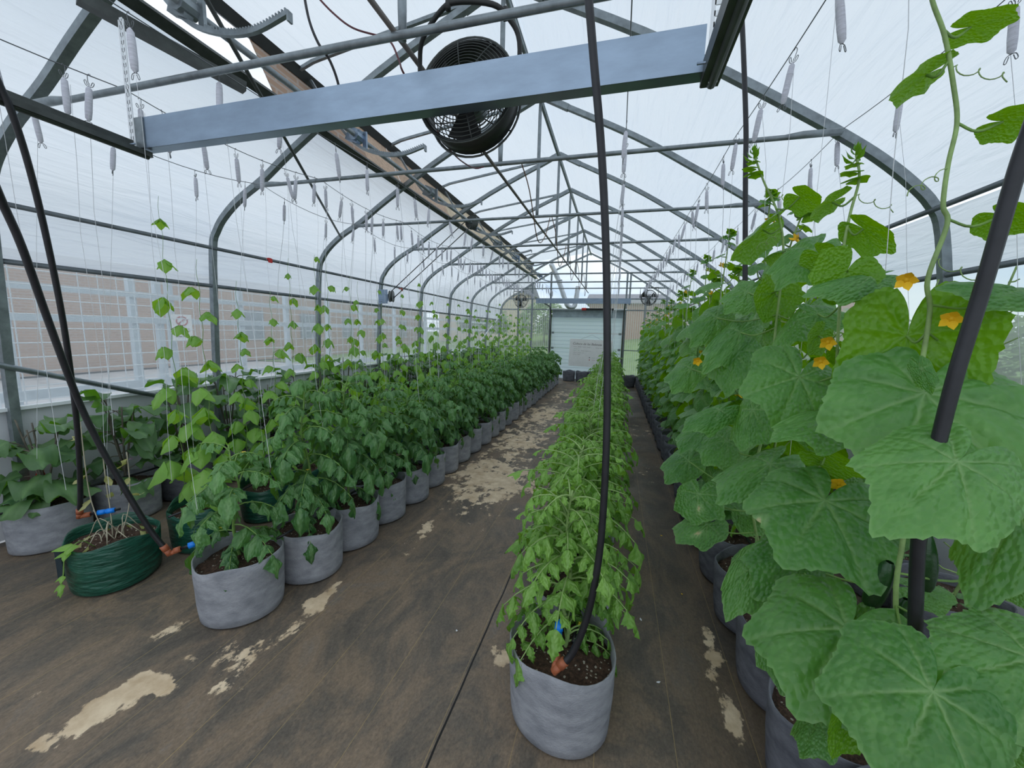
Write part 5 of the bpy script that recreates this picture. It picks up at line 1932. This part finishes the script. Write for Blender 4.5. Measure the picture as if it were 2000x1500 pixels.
riser('thick black hose in front of the big cucumber leaves at the right edge', [P(x, y, dep(y, .88, .72, 1335, 290)) for x, y in rp], 5, (0, 1, 0), fit=False)
riser('thin black hose hanging straight down behind the second cucumber vine', [P(x, y, 1.95) for x, y in ((1455, 610), (1456, 350), (1457, 250), (1452, 100), (1447, 0), (1446, -30))], 5, (0, 1, 0), fit=False, r=.0125)
for nm, x0, x1, y0, z, lab in (('drip_line', -1.88, -1.86, 1.70, .345, 'black drip line across the left aisle tomato pots'), ('drip_line', -.10, -.13, 1.45, .335, 'black drip line across the middle row of tomato pots'),
                               ('drip_line', -2.83, -2.76, 1.75, .31, 'black drip line across the green bean bags'), ('drip_line', -3.80, -3.80, 1.2, .345, 'black drip line across the eggplant pots'),
                               ('drip_line', .84, .84, 1.1, .36, 'black drip line across the cucumber pots')):
    mb = MB()
    ys = np.linspace(y0, 12.6, 80)
    mb.tube([(x0 + (x1 - x0) * min(1, k / 6) + .02 * math.sin(k * .8), y, z + .006 * math.sin(k * 1.7)) for k, y in enumerate(ys)], .008, n=6)
    tag(mb.build(nm, M['black']), lab, 'drip line')
# red bottle behind the first eggplant pot
mb = MB()
mb.lathe([(.001, 0), (.035, 0), (.038, .02), (.036, .30), (.020, .34), (.018, .37), (.001, .37)], 14)
q = onplane(80, 935, 0, -4.12)
o = mb.build('red_bottle', M['red'])
o.location = (-4.12, q[1], max(0, q[2] - .22))
o.location[2] = .002
o.scale = (1, 1, 1.35)
tag(o, 'red bottle standing against the left wall behind the front eggplant', 'bottle')

# ------------------------------------------------------------------ hedge outside the right wall


def bush(name, label, cat, loc, rad, n, seed, mat, s=(.05, .10), group=None):
    rg = random.Random(seed)
    t = thing(name, label, cat, loc, 0, group)
    mb, tr = MB(), MB()
    lf = [ovate(3, 2, width=.6, curl=.3, fold=.2) for _ in range(2)]
    for k in range(n):
        a, u = rg.uniform(0, 6.28), rg.uniform(-.5, 1)
        q = rg.uniform(.6, 1) ** .5
        p_ = np.array([math.cos(a) * math.sqrt(1 - min(1, u * u)) * rad[0] * q, math.sin(a) * math.sqrt(1 - min(1, u * u)) * rad[1] * q, rad[2] * (1 + u * q) * .8])
        put(mb, rg.choice(lf), p_, az(rg.uniform(0, 6.28), rg.uniform(-.6, .6)), (rg.uniform(-.5, .5), rg.uniform(-.5, .5), 1), rg.uniform(*s), rg.random())
    tr.tube([(0, 0, 0), (.02, 0, rad[2])], [.05, .02], n=6)
    tr.build('trunk', M['stem_dark'], t)
    mb.build('foliage', mat, t)
    return t


for k, (x, y, r, h) in enumerate(((3.45, 1.2, .85, 1.30), (3.5, 3.0, .85, 1.4), (3.5, 4.95, 1.0, 1.25), (3.6, 7.2, 1.15, 1.35), (3.6, 9.9, 1.4, 1.25))):
    bush('hedge_shrub', 'leafy green shrub outside the right window, %s from the camera' % ordw(k), 'shrub', (x, y, -.06), (r * .8, r, h), 2600, 500 + k, M['hedge_leaf'], s=(.08, .16), group='shrubs outside the right wall')
for k, (x, y, r, h) in enumerate(((-8.0, 23, 1.5, 1.5), (-4.6, 25, 1.6, 1.7), (-4.4, 32, 1.6, 1.5))):
    bush('garden_tree', ['bushy green tree far behind the left end sheets', 'tall bushy tree beyond the end wall, left of the door', 'rounded tree beyond the end wall, above the white door', 'large tree beyond the tan house at the far left'][k], 'tree', (x, y, .9), (r, r, h), 900, 540 + k, M['hedge_leaf'], s=(.25, .5))
q = onplane(1655, 592, 0, 4.4)
mb = MB()
mb.box((4.4, q[1], q[2] - .8), (.05, .45, 2.0))
tag(mb.build('orange_panel', M['terracotta'], smooth=False), 'faded orange panel showing above the shrubs outside the right wall', 'panel')

# fallen petals and leaf scraps on the floor of the right aisle
for k, (px, py) in enumerate(((1289, 1046), (1333, 1163), (1290, 1333), (1250, 1208), (426, 1186), (893, 1235))):
    q = onplane(px, py, 2, 0.0)
    mb = MB()
    put(mb, ovate(3, 2, width=.5, curl=.2, fold=.3), (0, 0, 0.006), az(k * 1.7), (0, 0, 1), .022, .5)
    o = mb.build('fallen_petal', M['petal'] if k < 2 else M['string'])
    o.location = (q[0], q[1], 0)
    tag(o, ['yellow petal fallen on the right aisle floor, the farther one', 'yellow petal fallen on the right aisle floor, the nearer one', 'pale scrap on the dark right aisle floor, nearest the camera', 'pale scrap on the right aisle floor beside the middle row',
            'white scrap on the floor before the green bag', 'white scrap on the brown floor of the left aisle'][k], 'scrap')
